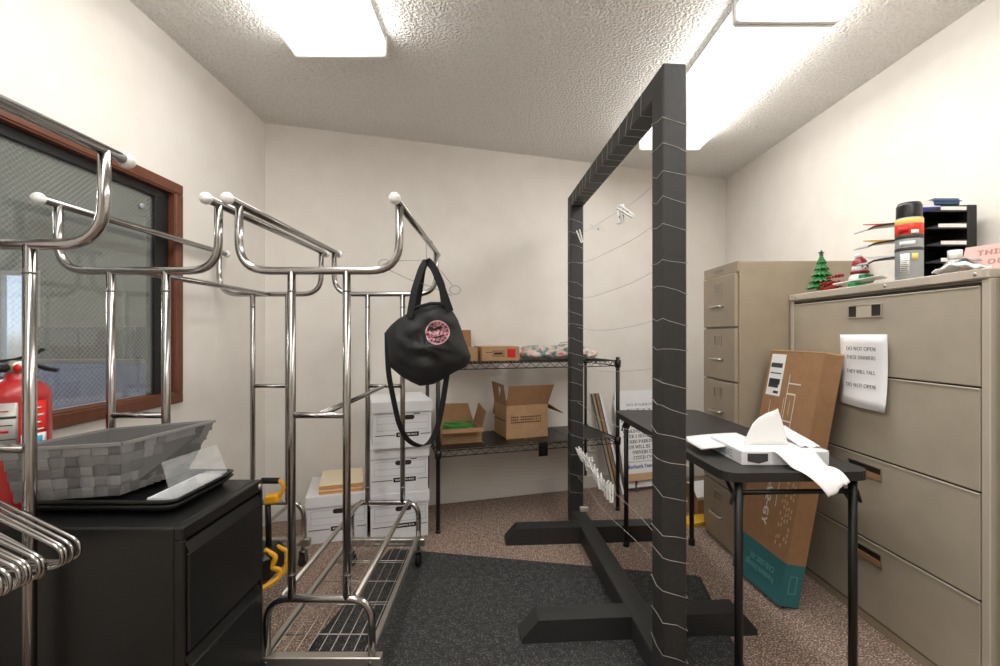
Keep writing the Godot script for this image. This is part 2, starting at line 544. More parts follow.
# ------------------------------------------------------------------ room
func shell() -> void:
	var st := S()
	bb(st, XL - 0.15, XR + 0.15, -0.1, 0.0, 2.6, -4.3, 0)
	struct(st, "floor", M.carpet, "brown flecked loop carpet floor")
	st = S()
	bb(st, XL - 0.15, XR + 0.15, CEIL, CEIL + 0.1, 2.6, -4.3, 0)
	struct(st, "ceiling", M.ceil, "white sprayed texture ceiling")
	st = S()
	var mid := Vector3(0.22, CEIL / 2, -wall_d(0.22))
	box(st, mid + Basis(Vector3.UP, SKEW) * Vector3(0, 0, -0.05), Vector3(4.4, CEIL, 0.1), 0, Basis(Vector3.UP, SKEW))
	struct(st, "wall_back", M.wall, "off-white end wall behind the wire shelf")
	st = S()
	bb(st, XR, XR + 0.1, 0, CEIL, 2.5, -4.2, 0)
	struct(st, "wall_right", M.wall, "off-white wall behind the filing cabinets")
	st = S()
	bb(st, XL - 0.1, XR + 0.1, 0, CEIL, 2.5, 2.6, 0)
	struct(st, "wall_front", M.wall, "off-white wall behind the camera")
	# wall with the interior window: opening d 0.70 to 2.005, y 0.893 to 1.776
	st = S()
	var x0 := XL - 0.10
	bb(st, x0, XL, 0, 0.893, 2.5, -3.2, 0)
	bb(st, x0, XL, 1.776, CEIL, 2.5, -3.2, 0)
	bb(st, x0, XL, 0.893, 1.776, 2.5, -0.70, 0)
	bb(st, x0, XL, 0.893, 1.776, -2.005, -3.2, 0)
	struct(st, "wall_left", M.wall, "off-white wall with the brown framed window")
	# baseboards
	st = S()
	var bsk := Basis(Vector3.UP, SKEW)
	box(st, Vector3(0.22, 0.047, -wall_d(0.22)) + bsk * Vector3(0, 0, 0.006), Vector3(3.44, 0.094, 0.012), 0.003, bsk)
	struct(st, "baseboard_back", M.trim, "off-white baseboard along the end wall")
	st = S()
	bb(st, XL, XL + 0.012, 0, 0.094, 2.5, -2.76, 0.003)
	struct(st, "baseboard_left", M.trim, "off-white baseboard under the window wall")
	st = S()
	bb(st, XR - 0.012, XR, 0, 0.094, 2.5, -3.77, 0.003)
	struct(st, "baseboard_right", M.trim, "off-white baseboard behind the cabinets")
	window()
	outlet(0.314, false)
	outlet(0.695, true)
	# a thin scar of caulk where the window wall meets the end wall
func window() -> void:
	var w := Node3D.new()
	w.name = numbered("window_1")
	add_child(w)
	tag(w, "brown framed wired glass interior window in the left wall", "window", "", "structure")
	var z0 := -0.70; var z1 := -2.005; var y0 := 0.893; var y1 := 1.776
	for s in [[z0 + 0.045, z1 - 0.045, y1, y1 + 0.045], [z0 + 0.045, z1 - 0.045, y0 - 0.045, y0], [z0 + 0.045, z0, y0, y1], [z1, z1 - 0.045, y0, y1]]:
		var st := S()
		bb(st, XL - 0.02, XL + 0.014, s[2], s[3], s[0], s[1], 0.003)
		obj(st, "frame_rail", M.frame_brown, w)
	# brown jamb lining and black glazing stop
	for s in [[z0, z1, y1 - 0.005, y1], [z0, z1, y0, y0 + 0.005], [z0, z0 - 0.006, y0, y1], [z1 + 0.006, z1, y0, y1]]:
		var st := S()
		bb(st, XL - 0.055, XL + 0.010, s[2], s[3], s[0], s[1], 0.001)
		obj(st, "jamb_lining", M.frame_brown, w)
	for s in [[z0 - 0.006, z1 + 0.006, y1 - 0.04, y1 - 0.005], [z0 - 0.006, z0 - 0.08, y0 + 0.005, y1 - 0.04], [z1 + 0.085, z1 + 0.006, y0 + 0.005, y1 - 0.04]]:
		var st := S()
		bb(st, XL - 0.055, XL - 0.016, s[2], s[3], s[0], s[1], 0.001)
		obj(st, "glazing_stop", M.gasket, w)
	var st2 := S()
	bb(st2, XL - 0.032, XL - 0.027, y0 + 0.01, y1 - 0.02, z0 - 0.02, z1 + 0.02, 0)
	obj(st2, "glass_pane", M.glass, w)
	# wire mesh cast into the glass
	var st := S()
	var xa := XL - 0.0335
	var a := Vector2(0.73, y0 + 0.02); var b := Vector2(1.975, y1 - 0.03)
	for dir in [1.0, -1.0]:
		var k := 0.0
		while k < (b.x - a.x) + (b.y - a.y):
			# line: along d, start at bottom (dir 1) or top
			var p0 := Vector2(a.x + k, a.y); var p1 := Vector2(a.x + k - (b.y - a.y), b.y)
			if p0.x > b.x: p0 = Vector2(b.x, a.y + (p0.x - b.x))
			if p1.x < a.x: p1 = Vector2(a.x, b.y - (a.x - p1.x))
			if dir < 0:
				p0.y = a.y + b.y - p0.y; p1.y = a.y + b.y - p1.y
			if p0.distance_to(p1) > 0.01:
				tube(st, [P(xa, p0.y, p0.x), P(xa, p1.y, p1.x)], 0.0005, 3, false)
			k += 0.019
	var wm := obj(st, "wire_mesh", M.wire_fine, w)
	wm.set_meta("kind", "stuff")
	st = S(true)
	lathe(st, [Vector2(0, 0), Vector2(0.012, 0), Vector2(0.012, 0.006), Vector2(0.009, 0.009), Vector2(0, 0.009)], 14, face_xf(P(XL - 0.027, 1.677, 1.86), Vector3(0, 0, -1), Vector3(1, 0, 0)))
	obj(st, "suction_button", M.can_grey, w)

func outlet(x: float, white: bool) -> void:
	var b := Basis(Vector3.UP, SKEW)
	var t := thing("wall_outlet", "white twin wall outlet beside the yard signs" if white else "black wall outlet below the wire shelf", "outlet", P(x, 0.325, wall_d(x)), SKEW, "wall outlets")
	var st := S()
	box(st, Vector3(0, 0, 0.004), Vector3(0.07, 0.115, 0.008), 0.002)
	obj(st, "cover_plate", M.plastic_white if white else M.black_plastic, t)
	for s in [-1, 1]:
		st = S()
		box(st, Vector3(0, s * 0.024, 0.009), Vector3(0.033, 0.03, 0.004), 0.001)
		obj(st, "socket", M.putty_lip if white else M.dark_grey, t)

func next_room() -> void:
	# what the window shows: a dim office with its own window to the daylight
	var st := S()
	var xn := XL - 0.1
	bb(st, -6.6, xn, -0.1, 0, 0.6, -5.2, 0)
	struct(st, "floor_neighbour", M.carpet, "carpet floor of the office beyond the window")
	st = S()
	bb(st, -6.6, xn, CEIL, CEIL + 0.1, 0.6, -5.2, 0)
	struct(st, "ceiling_neighbour", M.olive, "ceiling of the office beyond the window")
	st = S()
	bb(st, -6.6, -6.5, 0, CEIL, 0.6, -5.2, 0)
	struct(st, "wall_neighbour_left", M.olive, "far side wall of the office beyond the window")
	st = S()
	bb(st, -6.6, xn, 0, CEIL, 0.5, 0.6, 0)
	struct(st, "wall_neighbour_front", M.olive, "near wall of the office beyond the window")
	st = S()
	bb(st, -6.6, -5.95, 0, CEIL, -5.0, -5.1, 0)
	bb(st, -5.05, xn, 0, CEIL, -5.0, -5.1, 0)
	bb(st, -5.95, -5.05, 0, 0.55, -5.0, -5.1, 0)
	bb(st, -5.95, -5.05, 1.86, CEIL, -5.0, -5.1, 0)
	struct(st, "wall_neighbour_back", M.olive, "grey wall with a daylit window in the office beyond the glass")
	st = S()
	bb(st, xn - 0.1, xn, 0, CEIL, -3.2, -5.05, 0)
	struct(st, "wall_neighbour_right", M.olive, "short wall of the office beyond the window")
	var w := Node3D.new()
	w.name = numbered("window_2")
	add_child(w)
	tag(w, "daylit window of the office seen through the wired glass", "window", "", "structure")
	for s in [[-5.95, -5.05, 0.55, 0.60], [-5.95, -5.05, 1.81, 1.86], [-5.95, -5.90, 0.60, 1.81], [-5.10, -5.05, 0.60, 1.81], [-5.52, -5.48, 0.60, 1.81]]:
		st = S()
		bb(st, s[0], s[1], s[2], s[3], -5.0, -5.06, 0.002)
		obj(st, "frame_rail", M.plastic_white, w)
	st = S()
	bb(st, -5.91, -5.09, 0.6, 1.81, -5.03, -5.035, 0)
	obj(st, "pane", M.glass, w)
	var t := thing("office_partition", "blue office partition seen through the wired window", "partition", P(-3.3, 0, 3.6))
	st = S()
	bb(st, -1.9, 1.1, 0.02, 0.93, -0.03, 0.03, 0.004)
	obj(st, "panel", M.partition_blue, t)
	st = S()
	bb(st, -1.9, 1.1, 0.93, 0.96, -0.035, 0.035, 0.004)
	obj(st, "top_rail", M.nickel, t)
	for x in [-1.7, 0.9]:
		st = S()
		bb(st, x - 0.15, x + 0.15, 0, 0.02, -0.15, 0.15, 0.004)
		obj(st, "foot", M.dark_grey, t)
	t = thing("storage_cupboard", "dark grey cupboard behind the blue partition beyond the wired window", "cupboard", P(-3.75, 0, 4.35))
	st = S()
	bb(st, -0.55, 0.45, 0, 1.22, -0.25, 0.22, 0.004)
	obj(st, "body", M.dark_grey, t)
	for s in [-1, 1]:
		st = S()
		bb(st, -0.05 + s * 0.25 - 0.235, -0.05 + s * 0.25 + 0.235, 0.05, 1.19, 0.22, 0.238, 0.003)
		var dr := obj(st, "door", M.dark_grey, t)
		st = S()
		bb(st, -0.05 + s * 0.04 - 0.006, -0.05 + s * 0.04 + 0.006, 0.6, 0.75, 0.238, 0.255, 0.002)
		obj(st, "handle", M.nickel, dr)
	# its own dim ceiling lamp
	var lt := thing("ceiling_light", "ceiling light of the office beyond the wired window", "light", P(-4.2, CEIL, 2.3))
	st = S()
	bb(st, -0.16, 0.16, -0.04, -0.0005, -0.55, 0.55, 0.002)
	obj(st, "housing", M.lamp_body, lt)
	st = S()
	bb(st, -0.15, 0.15, -0.07, -0.04, -0.54, 0.54, 0.008)
	obj(st, "diffuser", M.lens, lt)
	var a := AreaLight3D.new()
	a.area_size = Vector2(0.28, 1.0)
	a.light_energy = 5.5
	a.light_color = Color(1.0, 0.99, 0.975)
	a.shadow_enabled = true
	a.rotation.x = -PI / 2
	a.position = Vector3(0, -0.075, 0)
	a.area_range = 12.0
	lt.add_child(a)
	a.name = "lamp_glow"

# ------------------------------------------------------------------ timber frame with clothes lines
var gate: Node3D
func gate_frame() -> void:
	var t := thing("timber_frame", "tall black painted timber frame wound with white string, on crossed feet", "frame", P(0.5126, 0, 1.431), 0.063)
	gate = t
	var w := 0.078
	var H := 2.008
	for z in [[0.0, -0.09], [-1.33, -1.42]]:
		var st := S()
		bb(st, 0, w, 0.0, H, z[0], z[1], 0.005)
		var post := obj(st, "post", M.timber, t)
		st = S()      # string wound round the post
		var y := 0.14 if z[0] == 0.0 else 0.2
		var zz0: float = z[0] + 0.0012; var zz1: float = z[1] - 0.0012
		var pts := []
		while y < H - 0.12:
			var pitch := rng.randf_range(0.07, 0.125)
			var j := []
			for k in 5: j.append(rng.randf_range(-0.010, 0.010))
			var dip: float = rng.randf_range(0.008, 0.034)
			pts += [Vector3(-0.0012, y + 0.008 + j[0], zz1), Vector3(-0.0016, y + j[1], (zz0 + zz1) / 2), Vector3(-0.0012, y + j[2] * 0.4, zz0), Vector3(w * (0.4 + j[4] * 20), y - dip * 0.35, zz0 + 0.0006), Vector3(w + 0.0012, y - dip, zz0), Vector3(w + 0.0012, y - dip + pitch * 0.5, zz1)]
			y += pitch
		tube(st, pts, 0.0009, 4)
		obj(st, "wound_string", M.string, post)
	var st := S()
	bb(st, 0, w, H - 0.078, H, -0.09, -1.33, 0.005)
	var beam := obj(st, "top_beam", M.timber, t)
	st = S()
	var z := -0.18
	var bp := []
	while z > -1.3:
		var sl := rng.randf_range(0.0, 0.04)
		var ad := rng.randf_range(0.05, 0.10)
		bp += [Vector3(-0.0012, H + 0.0012, z), Vector3(-0.0014, H - 0.04, z - sl * 0.4), Vector3(-0.0012, H - 0.0792, z - sl), Vector3(w + 0.0012, H - 0.0792, z - sl - 0.01), Vector3(w + 0.0012, H + 0.0012, z - ad * 0.7)]
		z -= ad
	tube(st, bp, 0.0009, 4)
	obj(st, "wound_string", M.string, beam)
	st = S()
	bb(st, 0.0, w + 0.007, 0.0, 0.092, -0.09, -1.33, 0.004)
	obj(st, "base_beam", M.timber, t)
	var foot_poly := PackedVector2Array([Vector2(-0.453, 0), Vector2(0.453, 0), Vector2(0.453, 0.022), Vector2(0.392, 0.09), Vector2(-0.392, 0.09), Vector2(-0.453, 0.022)])
	for zf in [-0.28, -1.08]:
		st = S()
		prism(st, foot_poly, 0.09, Transform3D(Basis.IDENTITY, Vector3(0.039, 0, zf - 0.09)))
		obj(st, "foot", M.timber, t)
	st = S()
	box(st, Vector3(0.075, 0.105, -1.30), Vector3(0.05, 0.026, 0.03), 0.004)
	obj(st, "corner_label", M.putty_lip, t)
	# lines strung from post to post: heights at the near and the far post
	var lines := [[1.685, 1.765], [1.545, 1.585], [1.385, 1.375], [1.21, 1.195], [1.045, 0.975], [0.80, 0.74], [0.45, 0.462], [0.354, 0.29]]
	for k in lines.size():
		st = S()
		var pts := []
		for i in 13:
			var u := i / 12.0
			pts.append(line_at(lines[k], u))
		tube(st, pts, 0.0009, 4)
		obj(st, "clothes_line", M.string, t)
	# white pegs on the lines
	var pins := []
	for i in 20: pins.append([6, 0.44 + 0.53 * i / 19.0, 0.0])
	for p in [[0, 0.30, 0.9], [0, 0.335, 0.4], [0, 0.36, -0.1], [0, 0.62, 1.3], [0, 0.96, 0.3]]: pins.append(p)
	var first: Node3D = null
	for p in pins:
		var low: bool = p[0] == 6
		var lb := "white plastic clothes peg in the bunch on the low line" if low else "white plastic clothes peg on the topmost line of the frame"
		var gr := "pegs on the low line" if low else "pegs on the top line"
		var o: Node3D
		if first == null:
			first = peg()
			o = first
		else:
			o = copy(first)
		if p[1] == 0.62: lb = "lone white clothes peg lying across the topmost line midway"
		if p[1] == 0.96: lb = "white clothes peg on the topmost line right beside the far post"
		o.set_meta("label", lb); o.set_meta("group", gr)
		var at: Vector3 = t.transform * line_at(lines[p[0]], p[1])
		o.position = at + Vector3(0, -0.022, 0)
		o.rotation = Vector3(rng.randf_range(-0.35, 0.35), 0.063 + rng.randf_range(-0.5, 0.5), (p[2] if not low else rng.randf_range(-0.2, 0.7)))

func line_at(l: Array, u: float) -> Vector3:
	return Vector3(0.039 + 0.01 * sin(u * 9.0), lerp(l[0], l[1], u) - (0.03 if l[0] > 0.6 else 0.006) * sin(PI * u), lerp(-0.09, -1.33, u))

func peg() -> Node3D:
	var t := thing("clothes_peg", "white clothes peg", "peg")
	for s in [-1, 1]:
		var st := S()
		hexa(st, [Vector3(s * 0.001, -0.037, -0.006), Vector3(s * 0.0075, -0.037, -0.006), Vector3(s * 0.0075, -0.037, 0.006), Vector3(s * 0.001, -0.037, 0.006)],
			[Vector3(s * 0.006, 0.042, -0.006), Vector3(s * 0.0125, 0.042, -0.006), Vector3(s * 0.0125, 0.042, 0.006), Vector3(s * 0.006, 0.042, 0.006)])
		obj(st, "prong", M.plastic_white, t)
	var st := S(true)
	rod(st, Vector3(0, -0.004, -0.006), Vector3(0, -0.004, 0.006), 0.0042, 8)
	obj(st, "spring", M.steel, t)
	return t

# ------------------------------------------------------------------ filing cabinets along the right wall
func filing() -> void:
	# five-drawer cabinet, its front facing the aisle
	var X0 := 1.206; var D0 := 2.312; var W := 0.378; var H := 1.528
	var t := thing("filing_cabinet", "tall putty steel filing cabinet with five narrow drawers", "cabinet", P(X0, 0, D0 + W / 2))
	var st := S()
	bb(st, 0.012, 0.665, 0.0, H, -W / 2, W / 2, 0.004)
	obj(st, "body", M.putty_dark, t)
	st = S()
	bb(st, 0.0, 0.012, H - 0.055, H, -W / 2, W / 2, 0.002)
	var hd := obj(st, "header", M.putty_dark, t)
	st = S()
	bb(st, -0.002, 0.0, H - 0.034, H - 0.02, -0.05, 0.04, 0.0005)
	obj(st, "badge", M.steel, hd)
	var dh := (H - 0.055 - 0.05) / 5.0
	for k in 5:
		var y1 := H - 0.055 - k * dh
		st = S()
		bb(st, -0.008, 0.014, y1 - dh + 0.004, y1 - 0.004, -W / 2 + 0.012, W / 2 - 0.012, 0.004)
		var dr := obj(st, "drawer", M.putty_dark, t)
		st = S()
		for e in [[-0.04, 0.04, 0.026, 0.030], [-0.04, 0.04, -0.030, -0.026], [-0.04, -0.035, -0.026, 0.026], [0.035, 0.04, -0.026, 0.026]]:
			bb(st, -0.012, -0.008, y1 - 0.07 + e[2], y1 - 0.07 + e[3], e[0], e[1], 0.001)
		obj(st, "label_holder", M.nickel, dr)
		st = S(true)
		tube(st, fillet([Vector3(-0.008, y1 - 0.17, -0.055), Vector3(-0.032, y1 - 0.17, -0.055), Vector3(-0.032, y1 - 0.17, 0.055), Vector3(-0.008, y1 - 0.17, 0.055)], 0.012), 0.007, 8)
		obj(st, "handle", M.nickel, dr)
	lateral(1.465, 1.36, 2.298, true)
	lateral(1.487, 0.40, 1.342, false)
	# the warning sheet taped to the wide cabinet
	var s := thing("paper_sign", "white paper sheet warning not to open, taped to the wide filing cabinet", "sign", P(1.4555, 1.014, 1.822))
	st = S(true)
	sheet(st, 8, 8, func(u, v):
		var bend: float = 0.006 * v * v + 0.010 * pow(1.0 - v, 2.0) * sin(PI * u * 0.9) + 0.012 * pow(1.0 - v, 3.0)
		return Vector3(-bend, lerp(-0.147, 0.138, v) - 0.01 * u * (1.0 - v), lerp(0.118, -0.118, 1.0 - u)), 0.0004)
	obj(st, "sheet", M.paper_sign, s)
	var rows := [["DO NOT OPEN", 0.080], ["THESE DRAWERS", 0.045], ["THEY WILL FALL", -0.012], ["DO NOT OPEN", -0.067]]
	for r in rows:
		text(r[0], 0.014, face_xf(Vector3(-0.0125, r[1], 0.0), Vector3(0, 0, 1), Vector3(-0.03, 1, 0)), M.print_grey, s, false, false, 0.145)

func lateral(X0: float, D0: float, D1: float, main: bool) -> void:
	var W := D1 - D0
	var H := 1.352
	var t := thing("lateral_file_cabinet", "wide putty steel lateral filing cabinet with four drawers, behind the folding table" if main else "putty lateral filing cabinet at the right edge of the photo", "cabinet", P(X0, 0, (D0 + D1) / 2))
	var dep := XR - 0.006 - X0
	var st := S()
	bb(st, 0.014, dep, 0.0, H - 0.03, -W / 2, W / 2, 0.003)
	obj(st, "body", M.putty, t)
	st = S()
	bb(st, -0.006, dep, H - 0.032, H, -W / 2, W / 2, 0.004)
	var lip := obj(st, "top_cap", M.putty_lip, t)
	for z in [W / 2 - 0.013, -W / 2 + 0.013]:
		st = S()
		bb(st, 0.0, 0.02, 0.03, H - 0.032, z - 0.013, z + 0.013, 0.003)
		obj(st, "side_stile", M.putty_lip, t)
	st = S()
	bb(st, 0.004, 0.02, 0.0, 0.035, -W / 2, W / 2, 0.002)
	obj(st, "plinth", M.putty_dark, t)
	st = S()
	bb(st, 0.0075, 0.016, 0.033, H - 0.04, -W / 2 + 0.026, W / 2 - 0.026, 0)
	obj(st, "drawer_gap", M.recess, t)
	if main:
		for z in [W * 0.46, -W * 0.44, -W * 0.21 + 0.3]:
			st = S(true)
			ball(st, Vector3(-0.006, H - 0.016, z), Vector3(0.004, 0.007, 0.007), 10, 6)
			obj(st, "screw_head", M.nickel, lip)
		st = S()
		plate(st, Vector3(-0.0068, H - 0.004, W / 2 - 0.19), Vector3(-0.0068, H - 0.030, W / 2 - 0.175), Vector3(-0.0068, H - 0.027, W / 2 - 0.012), Vector3(-0.0068, H - 0.002, W / 2 - 0.02), 0.001)
		obj(st, "tape_strip", M.tape_beige, lip)
	var ys := [H - 0.048, 0.989, 0.667, 0.335, 0.038]
	for k in 4:
		st = S()
		bb(st, 0.001, 0.012, ys[k + 1] + 0.003, ys[k] - 0.003, -W / 2 + 0.03, W / 2 - 0.03, 0.003)
		var dr := obj(st, "drawer", M.putty, t)
		st = S()      # a bright folded edge along the top of each drawer
		bb(st, -0.0015, 0.004, ys[k] - 0.008, ys[k] - 0.003, -W / 2 + 0.03, W / 2 - 0.03, 0.001)
		obj(st, "folded_edge", M.putty_lip, dr)
		var py: float = ys[k] - 0.058
		st = S()
		for e in [[-0.085, 0.085, 0.022, 0.027], [-0.085, 0.085, -0.027, -0.022], [-0.085, -0.08, -0.022, 0.022], [0.08, 0.085, -0.022, 0.022]]:
			bb(st, -0.004, 0.002, py + e[2], py + e[3], e[0], e[1], 0.001)
		var pl := obj(st, "pull", M.nickel, dr)
		st = S()
		bb(st, -0.0002, 0.002, py - 0.022, py + 0.022, -0.08, 0.08, 0)
		obj(st, "pull_recess", M.recess, pl)
		st = S()
		bb(st, -0.003, 0.0, py - 0.022, py + (0.022 if k == 0 else 0.0), -0.04 if k == 0 else -0.08, 0.035 if k == 0 else 0.08, 0.001)
		obj(st, "pull_tab", M.putty_lip if k == 0 else M.card_dark, pl)

# ------------------------------------------------------------------ things on top of the wide cabinet
func cabinet_top_things() -> void:
	var Y := 1.3522
	# small tinsel tree
	var t := thing("christmas_tree_ornament", "small glittery green Christmas tree with a star on the cabinet", "ornament", P(1.55, Y, 2.195))
	var st := S(true)
	rod(st, Vector3.ZERO, Vector3(0, 0.05, 0), 0.008, 8)
	obj(st, "trunk", M.card_inside, t)
	for k in 5:
		st = S()
		var y := 0.022 + k * 0.03
		var r := 0.066 - k * 0.011
		var n := 13
		for i in n:      # ragged boughs
			var a := TAU * i / n + k * 0.4
			var b := TAU * (i + 1) / n + k * 0.4
			var m := (a + b) / 2
			var tip := Vector3(cos(m) * r * rng.randf_range(0.9, 1.12), y + rng.randf_range(-0.006, 0.004), -sin(m) * r)
			var base := Vector3(0, y + 0.006, 0)
			var top := Vector3(0, y + 0.05, 0)
			var pa := Vector3(cos(a) * r * 0.72, y + 0.008, -sin(a) * r * 0.72); var pb := Vector3(cos(b) * r * 0.72, y + 0.008, -sin(b) * r * 0.72)
			tri(st, pa, tip, top); tri(st, tip, pb, top); tri(st, pb, tip, base); tri(st, tip, pa, base)
		obj(st, "bough_tier", M.green, t)
	st = S()
	var star := PackedVector2Array()
	for k in 10: star.append(Vector2.from_angle(PI / 2 + k * PI / 5) * (0.016 if k % 2 == 0 else 0.007))
	prism(st, star, 0.006, Transform3D(Basis.IDENTITY, Vector3(0, 0.192, -0.003)))
	obj(st, "star", M.steel, t)
	# red glitter lettering ornament
	t = thing("red_garland", "red glittery bead garland between the tree and the snowman", "garland", P(1.525, Y, 2.07))
	for k in 27:
		st = S()
		var p := Vector3(-0.028 + 0.018 * (k % 2), 0.01 + 0.017 * (k % 4) * (0.6 + 0.4 * (k % 2)) + rng.randf_range(0, 0.005), 0.07 - 0.0046 * k)
		ball(st, p, Vector3.ONE * rng.randf_range(0.0065, 0.0095), 6, 4)
		obj(st, "bead", M.red_glitter, t)
	# snowman with a Santa hat
	t = thing("snowman_figurine", "small white snowman in a red hat on the cabinet", "figurine", P(1.57, Y, 1.985))
	st = S(true)
	ball(st, Vector3(0, 0.036, 0), Vector3(0.042, 0.036, 0.042))
	obj(st, "body", M.snow, t)
	st = S(true)
	ball(st, Vector3(0, 0.086, 0), Vector3(0.031, 0.029, 0.031))
	obj(st, "head", M.snow, t)
	st = S(true)
	lathe(st, [Vector2(0.03, 0.100), Vector2(0.026, 0.118), Vector2(0.012, 0.138), Vector2(0, 0.142)], 14)
	obj(st, "hat", M.red_glitter, t)
	st = S(true)
	ball(st, Vector3(-0.008, 0.142, 0), Vector3.ONE * 0.013, 10, 6)
	obj(st, "bobble", M.snow, t)
	st = S(true)
	lathe(st, [Vector2(0.028, 0.064), Vector2(0.035, 0.068), Vector2(0.035, 0.074), Vector2(0.028, 0.078)], 14)
	obj(st, "scarf", M.red_glitter, t)
	for e in [[-0.012, 0.094], [0.010, 0.094], [0.0, 0.085]]:
		st = S(true)
		ball(st, Vector3(e[0], e[1], 0.029), Vector3.ONE * 0.0035, 6, 4)
		obj(st, "coal_button", M.print_black, t)
	# green tag
	t = thing("green_gift_box", "bright green folded card lying in front of the snowman", "card", P(1.515, Y, 1.90))
	st = S()
	bb(st, -0.05, 0.0, 0.0, 0.016, -0.02, 0.02, 0.003)
	obj(st, "base", M.green_bright, t)
	st = S()
	bb(st, -0.006, 0.034, 0.016, 0.05, -0.018, 0.018, 0.003)
	obj(st, "flap", M.green_bright, t)
	# letter sorter: shelves open towards the room, trays sticking out to the left
	t = thing("letter_sorter", "black stacked letter sorter with white label strips, beside the spray can", "organiser", P(1.665, Y, 1.86))
	st = S()
	bb(st, 0.135, 0.172, 0.0, 0.30, -0.012, 0.11, 0.003)
	obj(st, "end_panel", M.black_plastic, t)
	st = S()
	bb(st, -0.022, 0.14, 0.0, 0.30, -0.012, -0.006, 0.002)
	obj(st, "back_panel", M.black_plastic, t)
	for k in 5:
		var y := 0.012 + 0.066 * k
		st = S()
		bb(st, -0.022, 0.135, y - 0.004, y, -0.006, 0.105, 0.001)
		for i in 8:      # dipping front lip
			var xa := -0.022 + 0.157 * i / 8.0; var xb := -0.022 + 0.157 * (i + 1) / 8.0
			var ya: float = y + 0.022 * clamp(1.0 - pow(abs(xa + 0.022) / 0.157 - 1.0, 2.0), 0, 1); var yb: float = y + 0.022 * clamp(1.0 - pow(abs(xb + 0.022) / 0.157 - 1.0, 2.0), 0, 1)
			hexa(st, [Vector3(xa, y - 0.004, 0.105), Vector3(xb, y - 0.004, 0.105), Vector3(xb, y - 0.004, 0.11), Vector3(xa, y - 0.004, 0.11)], [Vector3(xa, ya, 0.105), Vector3(xb, yb, 0.105), Vector3(xb, yb, 0.11), Vector3(xa, ya, 0.11)])
		var sh := obj(st, "shelf", M.black_plastic, t)
		st = S()
		bb(st, 0.03 if k != 3 else 0.02, 0.128, y + 0.002, y + 0.016, 0.11, 0.1115, 0.0003)
		obj(st, "label_strip", M.plastic_white, sh)
	for k in 3:
		var y := 0.075 + 0.066 * k
		st = S(true)
		sheet(st, 10, 2, func(u, v): return Vector3(lerp(-0.235, -0.022, u), y + 0.034 * sqrt(u), lerp(0.095, 0.02, v)), 0.003)
		var tr := obj(st, "tray", M.can_grey, t)
		st = S(true)
		sheet(st, 10, 1, func(u, v): return Vector3(lerp(-0.237, -0.022, u), y + 0.0345 * sqrt(u) - 0.003 + 0.006 * v, 0.0965), 0.002)
		obj(st, "tray_edge", M.black_plastic, tr)
		st = S()
		plate(st, Vector3(-0.205, y + 0.022, 0.088), Vector3(-0.03, y + 0.038, 0.088), Vector3(-0.03, y + 0.044, 0.03), Vector3(-0.205, y + 0.036, 0.03), 0.004)
		obj(st, "papers", [M.plastic_white, M.yellow_paper, M.print_red][k] if k else M.paper, tr)
	# stapler and tape on top of the sorter
	t = thing("blue_box", "blue-grey plastic case on top of the letter sorter", "case", P(1.745, Y + 0.3005, 1.86))
	st = S()
	bb(st, -0.055, 0.05, 0, 0.032, 0.0, 0.09, 0.008)
	obj(st, "case_body", M.blue_grey, t)
	st = S()
	bb(st, -0.057, 0.052, 0.018, 0.021, -0.002, 0.092, 0.001)
	obj(st, "seam", M.blue, t)
	t = thing("tape_dispenser", "white and blue dispenser on the letter sorter, beside the spray can", "dispenser", P(1.668, Y + 0.2775, 1.83))
	st = S()
	prism(st, PackedVector2Array([Vector2(-0.05, 0), Vector2(0.05, 0), Vector2(0.05, 0.02), Vector2(-0.05, 0.016)]), 0.06, Transform3D(Basis.IDENTITY, Vector3(0, 0, 0.0)))
	obj(st, "base", M.blue, t)
	st = S()
	prism(st, PackedVector2Array([Vector2(-0.05, 0.0165), Vector2(0.05, 0.0205), Vector2(0.045, 0.04), Vector2(0.0, 0.045), Vector2(-0.04, 0.032)]), 0.05, Transform3D(Basis.IDENTITY, Vector3(0, 0, 0.005)))
	obj(st, "cover", M.plastic_white, t)
	# spray can
	t = thing("spray_can", "tall aerosol can with black cap and yellow and red label on the cabinet", "can", P(1.515, Y, 1.685))
	var r := 0.0405
	st = S(true)
	lathe(st, [Vector2(0, 0), Vector2(r * 0.94, 0), Vector2(r, 0.006), Vector2(r, 0.215), Vector2(r * 0.95, 0.228), Vector2(0, 0.232)], 28)
	obj(st, "can_body", M.can_grey, t)
	st = S(true)
	lathe(st, [Vector2(r * 0.93, 0.226), Vector2(r * 0.93, 0.272), Vector2(r * 0.8, 0.285), Vector2(0, 0.285)], 20)
	obj(st, "cap", M.black_plastic, t)
	for b in [[0.205, 0.224, M.can_yellow], [0.165, 0.204, M.can_red], [0.150, 0.1645, M.can_dark], [0.106, 0.118, M.can_dark]]:
		st = S(true)
		lathe(st, [Vector2(r, b[0]), Vector2(r + 0.0006, b[0] + 0.001), Vector2(r + 0.0006, b[1] - 0.001), Vector2(r, b[1])], 28)
		obj(st, "label_band", b[2], t)
	for b in [[0.172, 0.195, -0.9, -0.15, M.print_red], [0.166, 0.180, 0.0, 0.55, M.plastic_white], [0.125, 0.140, -0.8, 0.3, M.plastic_white], [0.07, 0.095, 0.05, 0.5, M.can_yellow], [0.02, 0.095, -0.75, -0.1, M.plastic_white]]:
		st = S(true)
		arc_panel(st, r + 0.0018, b[0], b[1], b[2] - 0.6, b[3] - 0.6)
		obj(st, "label_patch", b[4], t)
	st = S()
	for k in 9:
		bb(st, -0.034, -0.006 - 0.003 * (k % 3), 0.026 + k * 0.007, 0.0275 + k * 0.007, 0.0, 0.0006, 0)
	var fine := obj(st, "small_print", M.print_grey, t)
